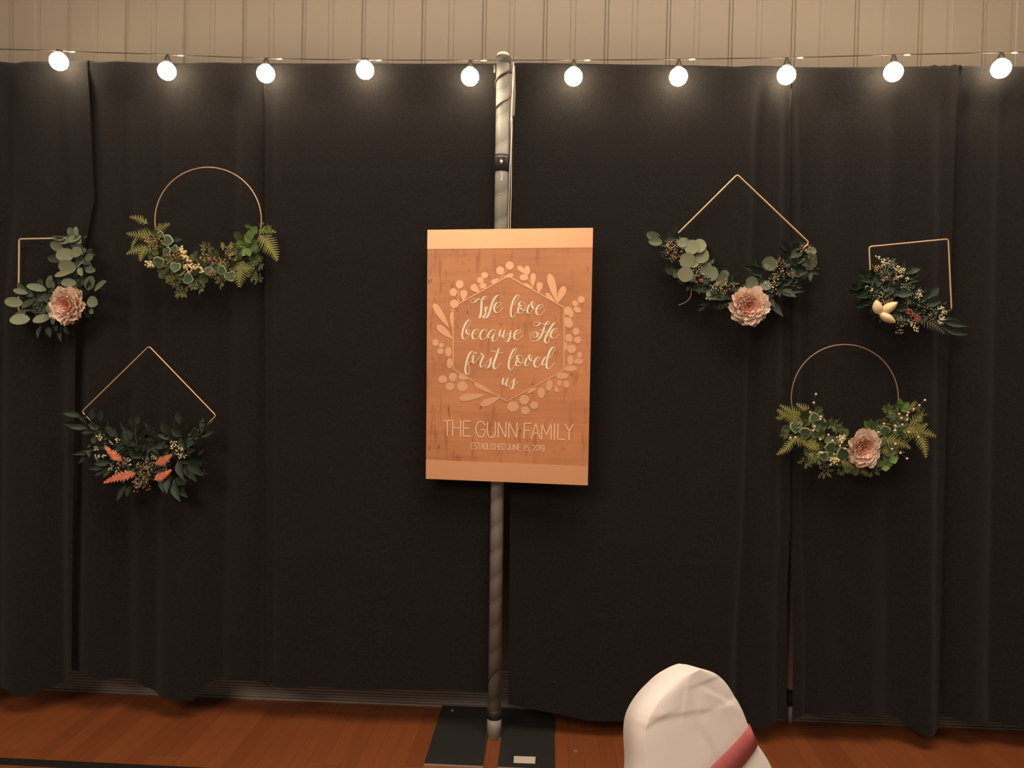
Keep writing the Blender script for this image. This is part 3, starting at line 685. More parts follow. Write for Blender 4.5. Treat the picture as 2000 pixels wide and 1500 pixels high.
M_gold = mat('gold_wire', (0.66, 0.47, 0.235), 0.38, metal=0.35)
M_rose = mat('rose_gold_wire', (0.50, 0.33, 0.20), 0.4, metal=0.35)
M_rose2 = mat('bronze_wire', (0.36, 0.24, 0.16), 0.4, metal=0.35)
M_thr = mat('dark_nylon', (0.016, 0.014, 0.013), 0.9, spec=0.1)

def leaf_mesh(name, prof, m_, cup=0.15, bend=0.12, mid=True):
    """prof: (t, halfwidth) along unit length, width normalised to +-0.5; ridge down the middle"""
    V = []; F = []
    for t_, hw in prof:
        zb = bend*t_*t_
        V += [(t_, hw, zb+cup*hw*1.2), (t_, 0, zb), (t_, -hw, zb+cup*hw*1.2)]
    n = len(prof)
    for i in range(n-1):
        a = 3*i; F += [(a, a+1, a+4, a+3), (a+1, a+2, a+5, a+4)]
    me = bpy.data.meshes.new(name); me.from_pydata(V, [], F); me.materials.append(m_)
    for p_ in me.polygons: p_.use_smooth = True
    me.update(); return me
euc_p = [(0, .05), (.06, .22), (.2, .40), (.4, .5), (.62, .49), (.82, .38), (.94, .22), (1, .05)]
lan_p = [(0, .06), (.1, .2), (.28, .43), (.45, .5), (.65, .40), (.85, .19), (1, .01)]
ME = {'e': leaf_mesh('eucalyptus_leaf', euc_p, M_euc, 0.18, 0.10), 'E': leaf_mesh('eucalyptus_leaf', euc_p, M_euc2, 0.12, 0.06),
      'r': leaf_mesh('ruscus_leaf', lan_p, M_rus, 0.30, 0.14), 'g': leaf_mesh('green_leaf', lan_p, M_brt, 0.25, 0.15),
      'd': leaf_mesh('eucalyptus_leaf', euc_p, M_deuc, 0.2, 0.1), 'f': leaf_mesh('green_leaf', euc_p, M_mid, 0.2, 0.12)}
NAME = {'e': 'eucalyptus_leaf', 'E': 'eucalyptus_leaf', 'r': 'ruscus_leaf', 'g': 'green_leaf', 'd': 'eucalyptus_leaf', 'f': 'green_leaf', 'i': 'ivy_leaf', 'b': 'bud'}
def ivy_mesh():
    ang = [180, 150, 120, 95, 70, 40, 18, 0, -18, -40, -70, -95, -120, -150]
    rad = [.42, .60, .66, .62, .60, .58, .62, .74, .62, .58, .60, .62, .66, .60]
    V = [(.42, 0, .0)]; F = []; I = []
    for sc, z in ((0.80, 0.015), (1, -0.02)):
        for a_, r_ in zip(ang, rad): V.append((.42+r_*sc*math.cos(math.radians(a_))*.74, r_*sc*math.sin(math.radians(a_))*.78, z))
    n = len(ang)
    for i in range(n):
        j = (i+1) % n; F.append((0, 1+j, 1+i)); I.append(0); F.append((1+i, 1+j, 1+n+j, 1+n+i)); I.append(1)
    me = bpy.data.meshes.new('ivy_leaf'); me.from_pydata(V, [], F); me.materials.append(M_ivy); me.materials.append(M_ivyr)
    for p_, k_ in zip(me.polygons, I): p_.material_index = k_
    me.update(); return me
ME['i'] = ivy_mesh()
def petal_mesh(name, m_, seed):
    rn = random.Random(seed); V = []; F = []; nu, nv = 6, 8
    for i in range(nu+1):
        t_ = i/nu; hw = 0.5*(0.25+0.75*math.sin(min(1, t_*1.15)*math.pi*0.62)**1.0)
        if t_ > 0.85: hw *= 0.86
        for j in range(nv+1):
            s_ = j/nv*2-1
            tip = 1-0.20*abs(s_)**2.5 + (rn.uniform(-.09, .07) if i == nu else 0)
            V.append((t_*tip, s_*hw, 0.34*(s_*s_)*0.5*t_+0.28*t_*t_-0.05*t_+(rn.uniform(-.085, .085) if i >= nu-1 else rn.uniform(-.025, .025))))
    for i in range(nu):
        for j in range(nv): a = i*(nv+1)+j; F.append((a, a+1, a+nv+2, a+nv+1))
    me = bpy.data.meshes.new(name); me.from_pydata(V, [], F); me.materials.append(m_)
    for p_ in me.polygons: p_.use_smooth = True
    me.update(); return me
PET = [[petal_mesh('petal', M_pet[k], 10*k+s_) for s_ in range(3)] for k in range(3)]
def bud_mesh():
    V = []; F = []; n, k = 12, 9
    for i in range(k+1):
        t_ = i/k; r_ = 0.5*math.sin(math.pi*min(1, t_**0.85*0.97+0.03))**0.75
        for j in range(n):
            a = 2*math.pi*j/n; q = r_*(1+0.07*math.cos(3*a+t_*2)); V.append((t_, q*math.cos(a), q*math.sin(a)*0.55))
    for i in range(k):
        for j in range(n): F.append((i*n+j, i*n+(j+1) % n, (i+1)*n+(j+1) % n, (i+1)*n+j))
    F += [tuple(range(n)), tuple(k*n+j for j in range(n))]
    me = bpy.data.meshes.new('bud'); me.from_pydata(V, [], F); me.materials.append(M_bud)
    for p_ in me.polygons: p_.use_smooth = True
    me.update(); return me
ME['b'] = bud_mesh()
OUT = Vector((0, -1, 0))
PXM = 1/521.0
class Wreath:
    def __init__(s, cpx, ox, oy, k, Y, label, group, seed):
        s.ox, s.oy, s.k, s.Y = ox, oy, k, Y; s.rn = random.Random(seed)
        s.root = empty('floral_hoop', P(*cpx, Y), label, 'wreath', group)
    def w(s, x, y, d=0.0):
        """crop position -> place; d metres out from the drape. The plane's own x, z are kept"""
        return P(s.ox+x/s.k, s.oy+y/s.k, s.Y)+OUT*d
    def frame(s, pts, r, m_, closed=True, corner=None):
        mb = MB(); mb.tube([P(x, y, s.Y) for x, y in pts], r, 8, closed=closed); mb.build('wire_frame', m_, s.root, True)
    def thread(s, x, y):
        a = P(x, y, s.Y); b = Vector((a.x, -0.006, ZTOP-0.035))
        mb = MB(); mb.tube([a, a+Vector((0, 0.004, 0.05)), b], 0.0003, 4); mb.build('hanging_thread', M_thr, s.root)
    def leaf(s, t, bx, by, tx, ty, wd, d=0.012, pitch=None, roll=None):
        a = s.w(bx, by, 0); b = s.w(tx, ty, 0); dv = b-a; L = dv.length; dv.normalize()
        rn = s.rn
        p_ = rn.uniform(.05, .42) if pitch is None else pitch
        q_ = rn.uniform(-.5, .5) if roll is None else roll
        X = (dv*math.cos(p_)+OUT*math.sin(p_)).normalized()
        side = OUT.cross(dv).normalized(); Nn = X.cross(side)
        if Nn.dot(OUT) < 0: Nn = -Nn
        Y_ = Nn.cross(X).normalized()
        Yr = Y_*math.cos(q_)+Nn*math.sin(q_); Zr = X.cross(Yr)
        L = L/math.cos(p_); W_ = wd/s.k*PXM/max(.8, math.cos(q_))
        M = Matrix(((X.x*L, Yr.x*W_, Zr.x*L, 0), (X.y*L, Yr.y*W_, Zr.y*L, 0), (X.z*L, Yr.z*W_, Zr.z*L, 0), (0, 0, 0, 1)))
        M.translation = a+OUT*d
        return inst(NAME[t], ME[t], M, s.root)
    def leaves(s, t, L, d=(0.004, 0.022)):
        for it in L: s.leaf(t, *it, d=s.rn.uniform(*d))
    def rounds(s, t, L, d=(0.015, 0.035)):
        """centre and size; the leaf's own direction is free"""
        for cx, cy, sz in L:
            a = s.rn.uniform(0, 2*math.pi); 
            s.leaf(t, cx-math.cos(a)*sz/2, cy-math.sin(a)*sz/2, cx+math.cos(a)*sz/2, cy+math.sin(a)*sz/2, sz*.98, d=s.rn.uniform(*d), pitch=s.rn.uniform(.0, .25), roll=s.rn.uniform(-.3, .3))
    def fill(s, t, cx, cy, rx, ry, n, l, wd, d=(0.002, 0.012)):
        for i in range(n):
            a = s.rn.uniform(0, 6.283); q = math.sqrt(s.rn.random()); x = cx+rx*q*math.cos(a); y = cy+ry*q*math.sin(a)
            b = s.rn.uniform(0, 6.283); s.leaf(t, x, y, x+l*math.cos(b), y+l*math.sin(b), wd, d=s.rn.uniform(*d))
    def cover(s, t, pts, n, l, wd, d=(0.008, 0.02)):
        """leaves bound along the wire (photo pixels), each at its own angle"""
        for i in range(n):
            u = (i+s.rn.random())/n*(len(pts)-1); k = min(int(u), len(pts)-2); f = u-k
            x = pts[k][0]*(1-f)+pts[k+1][0]*f; y = pts[k][1]*(1-f)+pts[k+1][1]*f
            b = s.rn.uniform(0, 6.283); cx, cy = (x-s.ox)*s.k, (y-s.oy)*s.k; l_ = l*s.rn.uniform(.8, 1.15)*s.k; q = s.rn.uniform(.3, .6)
            s.leaf(t, cx-l_*q*math.cos(b), cy-l_*q*math.sin(b), cx+l_*(1-q)*math.cos(b), cy+l_*(1-q)*math.sin(b), wd*s.k, d=s.rn.uniform(*d), pitch=s.rn.uniform(0, .2))
    def stem(s, pts, r=0.0011, d=0.006, m_=None, name='stem'):
        mb = MB(); mb.tube([s.w(x, y, d) for x, y in crom(pts, 4)], r, 5); return mb.build(name, m_ or M_stem, s.root, True)
    def frond(s, bx, by, tx, ty, wd, m_=None, bend=0.12, d=0.018, n=None, name='fern_frond', fat=1.0, lift=0.3):
        m_ = m_ or M_fern
        a = s.w(bx, by, d); b = s.w(tx, ty, d); ax = (b-a); L = ax.length; ax.normalize()
        sd = OUT.cross(ax).normalized(); W_ = wd/s.k*PXM/2; n = n or max(6, int(L/0.0098)); rn = s.rn
        sg = rn.choice((-1, 1)); mb = MB(); ctr = []
        def c(u): return a+ax*(L*u)+sd*(sg*bend*L*math.sin(math.pi*u)*0.6)+OUT*(L*lift*u*(1-u*0.7))
        mb.tube([c(i/8) for i in range(9)], [0.0009*(1-i/10) for i in range(9)], 4)
        for i in range(1, n+1):
            u = i/(n+1); env = (0.35+0.65*min(1, u/0.25))*(1-u)**0.8*1.25; env = min(1, env)
            pl = W_*env+0.0015; T = (c(min(1, u+.03))-c(max(0, u-.03))).normalized()
            for q in (-1, 1):
                D = (sd*q*0.86+T*0.5+OUT*rn.uniform(-.1, .25)).normalized(); base = c(u); pw = L/(n+1)*0.60*fat
                pr = T; K = 5; Vp = []
                for j in range(K+1):
                    t_ = j/K; hw = pw*(0.9-0.8*t_)*(1.0 if j % 2 else 0.72)
                    ctr_ = base+D*(pl*t_)-OUT*(0.15*pl*t_*t_)
                    Vp += [ctr_+pr*hw, ctr_-pr*hw]
                mb.add(Vp, [(2*j, 2*j+1, 2*j+3, 2*j+2) for j in range(K)])
        return mb.build(name, m_, s.root)
    def cluster(s, cx, cy, r, m_, n=30, d=0.032, br=0.0024, name='seed_cluster', flat=0.6):
        mb = MB(); rn = s.rn; R = r/s.k*PXM; c = s.w(cx, cy, d); root = c-OUT*0.02+Vector((0, 0, -R*0.3))
        for i in range(n):
            v = Vector((rn.gauss(0, 1), rn.gauss(0, 1), rn.gauss(0, 1))).normalized()*(rn.random()**0.45)
            p_ = c+Vector((v.x*R, v.y*R*flat, v.z*R)); b_ = br*rn.uniform(.65, 1.25)
            mb.ball(p_, b_, 0, 5, 3)
            if i % 2 == 0: mb.tube([root+Vector((v.x*R*.3, 0, v.z*R*.3)), p_], 0.0005, 3, 1)
        return mb.build(name, [m_, M_stem], s.root)
    def sprig(s, cx, cy, r, m_=None, n=7, d=0.02):
        mb = MB(); rn = s.rn; R = r/s.k*PXM; c = s.w(cx, cy, d)
        for i in range(n):
            a_ = 2*math.pi*i/n+rn.uniform(-.35, .35); D = Vector((math.cos(a_), -rn.uniform(.1, .8), math.sin(a_))).normalized()
            L = R*rn.uniform(.7, 1.15); sd = D.cross(OUT).normalized()
            mb.tube([c, c+D*L], 0.0005, 3)
            for u, q, l in ((.35, 1, .30), (.45, -1, .32), (.62, 1, .32), (.72, -1, .30), (.86, 1, .24), (.92, -1, .22), (1.0, 0, .28)):
                b = c+D*L*u; e = (D*(0.7 if q else 1)+sd*q*.8+OUT*rn.uniform(-.2, .4)).normalized(); w_ = e.cross(OUT).normalized()*(R*l*0.20)
                mb.add([b, b+e*R*l*.5+w_, b+e*R*l, b+e*R*l*.5-w_], [(0, 1, 2, 3)])
        return mb.build('leafy_sprig', m_ or M_spr, s.root)
    def peony(s, cx, cy, rx, ry=None, d=0.03, tilt=(0, 0), rot=0.0):
        ry = ry or rx; Rx = rx/s.k*PXM; Ry = ry/s.k*PXM; c = s.w(cx, cy, d); rn = s.rn
        mb = MB(); mb.ball(c, Rx*0.30, 0, 8, 5, (1, .8, 1)); po = mb.build('peony', M_pet[2], s.root, True, loc=c)
        po['label'] = 'blush pink peony bloom'
        nv = Vector((tilt[0], -1, tilt[1])).normalized()
        ex = Vector((0, 0, 1)).cross(nv).normalized(); ez = nv.cross(ex)
        for layer, (cnt, ln, wd, el, k, off) in enumerate([(10, 1.0, .78, .12, 0, 0.0), (10, .93, .72, .30, 0, .12), (10, .80, .64, .44, 0, .26), (10, .66, .56, .58, 1, .42), (9, .52, .50, .74, 1, .56), (8, .38, .44, .9, 2, .66), (6, .26, .38, 1.1, 2, .72)]):
            for i in range(cnt):
                a_ = 2*math.pi*(i+.5*(layer % 2))/cnt+rn.uniform(-.22, .22); e_ = el+rn.uniform(-.12, .12)
                rad = ex*math.cos(a_)+ez*math.sin(a_)
                X = rad*math.cos(e_)+nv*math.sin(e_); Y_ = nv.cross(rad).normalized(); Z = X.cross(Y_)
                if Z.dot(rad) > 0 and el > .8: pass
                sc = math.sqrt((Rx*math.cos(a_))**2+(Ry*math.sin(a_))**2)
                L = sc*ln*rn.uniform(.92, 1.08)*(1.0 if el < .6 else 0.95); W_ = sc*wd*1.05
                Yr = Y_; Zr = Z
                if Zr.dot(nv) < 0: Zr = -Zr; Yr = -Yr
                M = Matrix(((X.x*L, Yr.x*W_, Zr.x*L, 0), (X.y*L, Yr.y*W_, Zr.y*L, 0), (X.z*L, Yr.z*W_, Zr.z*L, 0), (0, 0, 0, 1)))
                M.translation = c+nv*(off*Rx*0.35)+rad*(Rx*0.06)
                inst('petal', PET[k][rn.randrange(3)], M, po)
    def pearl(s, cx, cy, d=0.055, r=0.0044):
        c = s.w(cx, cy, d); return inst('pearl', PEARL, Matrix.Translation(c) @ Matrix.Scale(r, 4), s.root)
def round_corners(pts, r=5, n=4, closed=True):
    out = []; N = len(pts)
    for i in range(N):
        p_ = Vector((*pts[i], 0)); a = Vector((*pts[i-1], 0)); b = Vector((*pts[(i+1) % N], 0))
        u = (a-p_).normalized()*r; v = (b-p_).normalized()*r
        for k in range(n+1):
            t = k/n; q = (p_+u)*(1-t)**2+p_*2*t*(1-t)+(p_+v)*t*t; out.append((q.x, q.y))
        # straight run subdivided by the next corner
    return out
_b = MB(); _b.ball((0, 0, 0), 1, 0, 10, 7); PEARL = bpy.data.meshes.new('pearl'); PEARL.from_pydata([tuple(v) for v in _b.V], [], _b.F); PEARL.materials.append(M_pearl)
for p_ in PEARL.polygons: p_.use_smooth = True
def circle(cx, cy, r, n=64): return [(cx+r*math.cos(2*math.pi*i/n), cy+r*math.sin(2*math.pi*i/n)) for i in range(n)]
GH = 'floral wire hoops on the drapes'
WYP = -0.024

# --- square frame at far left with eucalyptus and a peony
W = Wreath((110, 535), 0, 420, 5.768, WYP, 'square gold wire hoop at far left, grey-green eucalyptus and one pink peony', GH, 11)
W.frame(round_corners([(37.5, 467), (157, 464.5), (160, 603), (36, 607)], 4), 0.0032, mat('pale_gold_wire', (0.74, 0.60, 0.38), 0.38, metal=0.3)); W.thread(140, 465)
W.fill('d', 850, 520, 150, 260, 16, 150, 90); W.fill('d', 480, 970, 190, 120, 16, 150, 80); W.fill('r', 1000, 800, 150, 130, 10, 160, 60); W.fill('d', 760, 1080, 260, 120, 12, 150, 80)
W.stem([(880, 150), (900, 500), (900, 900)]); W.stem([(900, 1000), (500, 960), (200, 1000)])
W.leaves('e', [(860,250,840,155,75),(1000,260,1030,255,20),(770,400,640,330,105),(1000,520,1100,455,75),(1040,560,1095,610,65),(1000,620,1140,640,80),(940,600,1010,710,60),
    (640,830,660,740,90),(1020,850,1110,700,120),(1100,860,1290,770,80),(1040,960,1185,1020,130),(1060,1060,1110,1120,60),(590,830,640,690,75),(560,850,390,820,85),
    (340,870,260,770,70),(350,890,225,860,65),(330,1080,210,1170,65),(600,1000,640,1130,60),(650,1130,650,1240,50),(880,140,935,250,50),(700,310,860,330,70),(640,265,790,290,60)], (0.012, 0.03))
W.leaves('E', [(900,460,705,470,150),(860,440,1010,430,120),(920,600,738,590,155),(330,1000,163,985,115),(415,1180,230,1200,125),(625,1150,468,1210,100),(760,770,965,790,95),(870,830,1005,910,120),(690,700,900,660,70)], (0.026, 0.042))
W.leaves('r', [(560,1260,610,1390,65),(500,1250,490,1400,65),(700,1260,745,1440,65),(740,1240,810,1350,65),(650,1240,700,1330,50),(850,240,640,255,55),(930,270,1030,262,45),(870,160,900,380,60)], (0.004, 0.016))
W.cover('d', [(157,475),(160,603),(75,606)], 18, 24, 15); W.cover('e', [(146,465),(158,470),(160,520)], 9, 24, 16, (0.012, 0.024)); W.sprig(700, 820, 90, M_dfern); W.cluster(500, 1060, 60, M_spr, 20, 0.03, 0.002)
W.peony(848, 1025, 208, 215, 0.03, (0.05, -0.05))

# --- left circular hoop with ferns and cream berries
W = Wreath((407, 431), 230, 310, 5.356, WYP, 'left circular hoop with ferns, cream berries and dusty pink seed heads, no peony', GH, 12)
W.frame(circle(406.5, 431, 104), 0.0024, M_rose); W.thread(406, 327)
W.fill('f', 560, 1040, 220, 130, 22, 110, 80); W.fill('f', 900, 1150, 330, 130, 34, 110, 80); W.fill('f', 1330, 980, 170, 170, 18, 110, 80); W.fill('f', 420, 900, 120, 110, 10, 110, 80)
for f in [(350,690,150,622,110),(400,790,118,790,150),(400,960,122,1012,150),(330,910,270,1090,130),(430,790,590,690,120),(420,800,470,680,70),(230,830,180,990,50),(1500,800,1702,1090,250),(1340,1060,1308,1362,260),
          (1480,760,1690,790,110),(1420,980,1270,880,140),(1500,720,1550,680,60),(1250,1140,1470,1150,110),(640,1230,530,1310,110),(450,950,300,860,120),(1120,960,1110,880,70),(1210,960,1205,875,70)]: W.frond(*f)
W.frond(600, 860, 700, 850, 80, M_dfern); W.frond(1400, 1000, 1480, 900, 160, M_brt, fat=1.5)
W.leaves('g', [(1430,900,1370,815,70),(1430,900,1290,850,60),(1430,900,1490,860,70),(1400,950,1345,1040,80),(1400,950,1440,1050,80),(1420,860,1400,760,80),(1430,800,1490,720,90),(1400,910,1300,930,60),(1420,720,1355,700,45),(1560,740,1640,790,50)], (0.02, 0.035))
W.rounds('i', [(575,870,130),(480,1090,130),(770,1262,125),(650,1150,120),(1205,1240,125),(560,990,110),(690,1180,110),(1130,1180,110),(480,800,80),(980,1180,100),(640,960,90)])
for x, y, r, n in [(450,885,92,46),(600,1050,75,30),(1040,1090,65,30),(1015,1210,55,26),(690,1030,50,18)]: W.cluster(x, y, r, M_pnk, n, 0.035)
for x, y, r, n in [(1220,1010,100,54),(950,1035,60,24),(1130,1100,60,22),(360,870,60,20),(750,1080,50,18)]: W.cluster(x, y, r, M_tan, n, 0.034)
for x, y, r, n in [(715,960,34,12),(745,1010,40,16),(770,1060,34,12),(845,1160,82,34),(390,1115,48,14),(760,1140,40,10),(925,1180,24,5)]: W.cluster(x, y, r, M_crm, n, 0.04, 0.0044, 'berry_cluster')
for x, y, r in [(560,1215,80),(640,1290,80),(720,1400,75),(900,1350,70),(850,1040,70),(960,930,80),(1510,1110,70),(1490,1262,60),(1430,1220,70),(1110,1290,70),(1600,770,70),(820,1330,60),(540,1130,60),(1150,1120,60),(1290,1000,60),(670,1420,50)]: W.sprig(x, y, r)

# --- left diamond with ruscus and coral plumes
W = Wreath((290, 808), 120, 660, 4.547, WYP, 'left diamond gold wire hoop with dark leaves and coral pink plumes', GH, 13)
W.frame(round_corners([(291, 676), (422, 812), (285, 940), (160, 804)], 5), 0.0025, M_gold); W.thread(291, 677)
W.fill('r', 760, 960, 260, 130, 34, 130, 55); W.fill('r', 420, 960, 170, 130, 14, 120, 50); W.fill('r', 1100, 1050, 130, 130, 14, 130, 60); W.fill('r', 720, 1130, 220, 110, 16, 120, 50)
W.stem([(700,1100),(450,860),(250,740),(90,690)]); W.stem([(800,1150),(1050,1000),(1250,820),(1350,740)]); W.stem([(700,1050),(660,820),(690,700)]); W.stem([(900,1150),(1000,1260),(1090,1400)]); W.stem([(1000,1060),(1150,1150),(1300,1210)])
W.leaves('r', [(200,690,50,668,60),(210,760,60,740,55),(250,800,120,790,55),(300,840,190,830,50),(270,740,185,680,55),(310,720,320,610,55),(370,730,402,630,60),(390,820,450,710,65),(360,800,280,760,55),
    (650,790,655,690,52),(690,770,728,680,58),(670,820,748,760,48),(620,860,555,735,48),(730,880,770,780,62),(810,870,800,760,60),(840,890,862,830,55),(970,850,932,725,75),(1010,890,880,850,60),
    (1070,760,1060,648,65),(1040,800,1022,690,50),(1090,870,1008,790,75),(1110,820,1142,725,55),(1230,830,1335,790,55),(1230,860,1395,822,65),(1130,950,1232,930,65),(1130,1000,1245,985,55),(1180,880,1260,770,50),(1240,780,1340,725,45),
    (1130,1080,1295,1085,85),(1110,1100,1252,1268,95),(1150,1110,1345,1220,85),(1060,1080,1160,1250,80),(1200,1150,1330,1160,70),(1030,1250,1122,1437,90),(1050,1260,1205,1400,90),(990,1230,1000,1370,65),(1040,1240,1145,1285,75),
    (300,1010,140,1030,50),(400,1130,288,1150,65),(430,1140,325,1222,65),(470,1110,400,1232,65),(470,1100,345,1108,60),(250,1040,185,1112,45),(590,1300,528,1442,50),(640,1310,620,1405,65),(300,870,320,950,60),(560,780,575,735,40),(900,1240,960,1370,55),(860,960,1000,960,60)], (0.006, 0.026))
W.cover('r', [(172,816),(285,938),(404,830)], 40, 26, 11)
for f in [(520,900,425,780,110),(600,960,580,800,150),(640,900,620,820,110),(1180,900,1220,790,70)]: W.frond(*f, M_dfern)
for x, y, r, n in [(390,875,38,12),(355,968,28,7),(368,1042,34,9),(425,1045,28,8),(540,905,30,6),(480,925,22,5),(640,1085,40,9),(480,1140,30,7),(535,1180,20,4),(855,1040,30,6)]: W.cluster(x, y, r, M_wht, n, 0.034, 0.0027, 'floret_cluster')
for x, y, r, n in [(1030,950,50,22),(1080,1000,60,26),(1110,1030,40,12)]: W.cluster(x, y, r, M_wht, n, 0.036, 0.003, 'floret_cluster')
for x, y, r, n in [(790,1130,95,60),(770,1250,105,70),(560,1110,65,28),(860,1100,70,26),(720,1300,70,26),(960,1120,60,20),(600,1070,45,12)]: W.cluster(x, y, r, M_tan, n, 0.036, 0.0024)
for f in [(600,1080,448,945,105),(890,1110,1042,1018,105),(720,1185,440,1272,115),(875,1245,1037,1152,100)]: W.frond(*f, M_ast, 0.06, 0.045, 9, 'astilbe_plume', 1.9, 0.25)

# --- right diamond with eucalyptus and a peony
W = Wreath((1441, 478), 1240, 320, 4.411, WYP, 'right diamond gold wire hoop with round eucalyptus leaves and a pink peony', GH, 14)
W.frame(round_corners([(1440, 341), (1580, 474), (1443, 612), (1302, 478)], 5), 0.0031, M_gold); W.thread(1440, 342)
W.fill('r', 640, 1080, 200, 110, 22, 110, 50); W.fill('r', 1150, 1020, 150, 130, 22, 120, 50); W.fill('r', 1380, 850, 120, 100, 22, 120, 60, (0.008, 0.02)); W.fill('r', 1250, 980, 120, 110, 16, 120, 60, (0.008, 0.02)); W.leaves('r', [(1420,760,1290,840,80),(1400,800,1480,900,80),(1330,850,1210,900,80),(1300,900,1330,1010,80),(1240,960,1120,1000,80)], (0.016, 0.026)); W.fill('r', 330, 760, 130, 130, 14, 110, 55); W.fill('d', 520, 900, 130, 140, 12, 110, 80)
W.stem([(300,680),(450,900),(650,1080),(900,1200)]); W.stem([(1450,760),(1250,980),(1050,1160)]); W.stem([(480,1080),(470,1150),(430,1195),(368,1220)], 0.0009, 0.02, M_tan, 'tendril')
W.leaves('e', [(225,675,88,610,85),(225,680,95,690,70),(400,740,430,645,110),(1130,930,1150,810,110),(1060,1050,935,1010,110),(1500,830,1535,860,90)], (0.014, 0.03))
W.rounds('E', [(470,735,125),(535,725,120),(555,805,130),(435,845,130),(420,965,130),(480,850,120)], (0.028, 0.045))
W.rounds('e', [(395,695,90),(590,905,120),(470,985,80),(640,955,130),(730,1005,115),(755,960,75),(1150,880,110),(985,1040,120),(1050,1050,90),(1480,855,130),(1500,765,85),(650,1130,95),(720,1135,75),(1090,1125,110),(1100,1060,90)])
W.leaves('r', [(630,820,590,715,65),(640,860,618,720,55),(290,930,228,880,65),(310,960,240,910,60),(330,660,288,590,65),(370,670,345,590,65),(240,700,150,600,60),(1310,760,1230,672,55),(1320,800,1215,730,60),(1310,730,1320,655,50),(1350,740,1405,690,55),(1390,850,1285,865,75),(1300,820,1240,790,50),
    (1065,910,1025,835,55),(1060,930,915,895,55),(1085,960,945,945,55),(1055,1000,955,990,55),(1230,1040,1345,1000,65),(1250,1050,1415,1075,65),(1230,1080,1435,1108,65),(1230,1100,1355,1170,75),(1210,1060,1300,1015,50),(1140,1180,1255,1325,65),(1130,1150,1185,1255,55),(1100,1100,1185,1140,55),
    (780,1200,645,1222,75),(800,1160,590,1180,65),(1320,960,1465,945,65),(1340,930,1450,1005,60),(800,1000,830,960,50),(460,1050,430,1110,40),(500,1040,520,1105,45)], (0.006, 0.024))
W.cover('r', [(1322,498),(1443,612),(1545,508)], 40, 26, 12)
for x, y, r, n in [(335,720,80,40),(740,1065,75,36),(1230,935,95,56),(1460,780,72,34),(1400,740,45,14)]: W.cluster(x, y, r, M_tan, n, 0.04, 0.0023)
for x, y, r, n in [(315,810,75,40),(545,1000,55,26),(840,1060,32,10),(1228,850,34,10),(1190,985,40,12)]: W.cluster(x, y, r, M_pnk, n, 0.042, 0.0024)
for x, y, r, n in [(530,930,58,22),(1170,1055,78,36),(645,1080,34,10),(615,1165,26,6),(265,730,25,8),(690,1060,40,10)]: W.cluster(x, y, r, M_wht, n, 0.042, 0.0022, 'floret_cluster')
W.peony(950, 1232, 165, 162, 0.034, (0.0, -0.1))

# --- right square with white florets and ivory buds
W = Wreath((1776, 545), 1630, 440, 6.252, WYP, 'right square gold wire hoop with white florets, dark leaves and ivory buds', GH, 15)
W.frame(round_corners([(1697.5, 482), (1852, 467), (1858.5, 606), (1704, 621)], 5), 0.0029, M_gold); W.thread(1775, 474)
W.fill('r', 480, 750, 200, 190, 30, 170, 70); W.fill('r', 820, 900, 260, 190, 40, 170, 70); W.fill('r', 1100, 1060, 160, 120, 16, 170, 70); W.fill('r', 360, 850, 140, 110, 14, 170, 80); W.fill('r', 760, 650, 120, 90, 10, 150, 70)
W.stem([(450,480),(560,700),(760,950),(1100,1120),(1350,1250)])
W.leaves('r', [(440,600,235,605,95),(430,680,230,690,85),(400,780,130,840,95),(390,850,150,885,95),(380,920,195,1010,95),(410,930,300,995,85),(500,650,480,770,95),(820,600,1005,560,85),(840,640,985,690,95),(830,590,910,540,65),(660,720,785,690,75),(760,800,640,880,95),(700,850,900,850,105),
    (1130,880,1222,775,85),(1060,960,1245,938,95),(1020,1020,1190,1000,95),(700,1020,845,1010,85),(1290,1120,1485,1170,85),(1280,1180,1545,1240,85),(1270,1240,1575,1330,90),(1300,1280,1455,1345,75),(620,1060,690,1150,65),(900,900,1050,960,85),(540,800,650,760,85),(560,560,640,500,60)], (0.006, 0.028))
W.cover('r', [(1700,540),(1704,621),(1825,610)], 26, 28, 13)
for x, y, r, n in [(470,410,34,10),(555,470,62,34),(700,550,50,22),(765,565,48,22),(975,845,44,20),(965,885,40,14),(825,672,28,8),(1230,1020,40,16),(1265,1080,42,18),(1250,1140,42,18),(1225,1190,40,14),(745,640,38,12),(940,1270,40,12),(890,1220,40,12),(340,780,30,6),(400,805,22,4)]: W.cluster(x, y, r, M_wht, n, 0.04, 0.0026, 'floret_cluster')
for x, y, r, n in [(1110,1090,90,40),(840,955,55,24),(560,560,90,40),(480,870,70,26),(560,810,70,22),(790,770,70,22),(870,760,50,14),(760,1180,80,40),(740,1295,50,18),(880,1190,50,18),(620,500,70,20),(1010,970,60,14)]: W.cluster(x, y, r, M_pal, n, 0.034, 0.0020)
for x, y, r, n in [(490,560,50,22),(575,655,60,26),(680,665,60,26),(540,920,70,34),(740,1130,40,14),(470,530,40,14)]: W.cluster(x, y, r, M_tan, n, 0.034, 0.0021)
for x, y, r, n in [(850,1065,48,26),(910,1110,55,30),(950,1160,45,20),(630,920,26,8)]: W.cluster(x, y, r, M_red, n, 0.04, 0.0026, 'rust_floret_cluster')
for f in [(1000,1150,1300,1335,170),(1080,890,940,1040,80),(640,500,715,415,90),(620,520,745,480,80)]: W.frond(*f, M_gfern, fat=0.55)
W.leaf('b', 480,1095,425,925,118, d=0.045, pitch=.25, roll=0.1); W.leaf('b', 515,1075,682,955,112, d=0.045, pitch=.25, roll=-.1); W.leaf('b', 485,1085,655,1200,108, d=0.045, pitch=.25, roll=0)
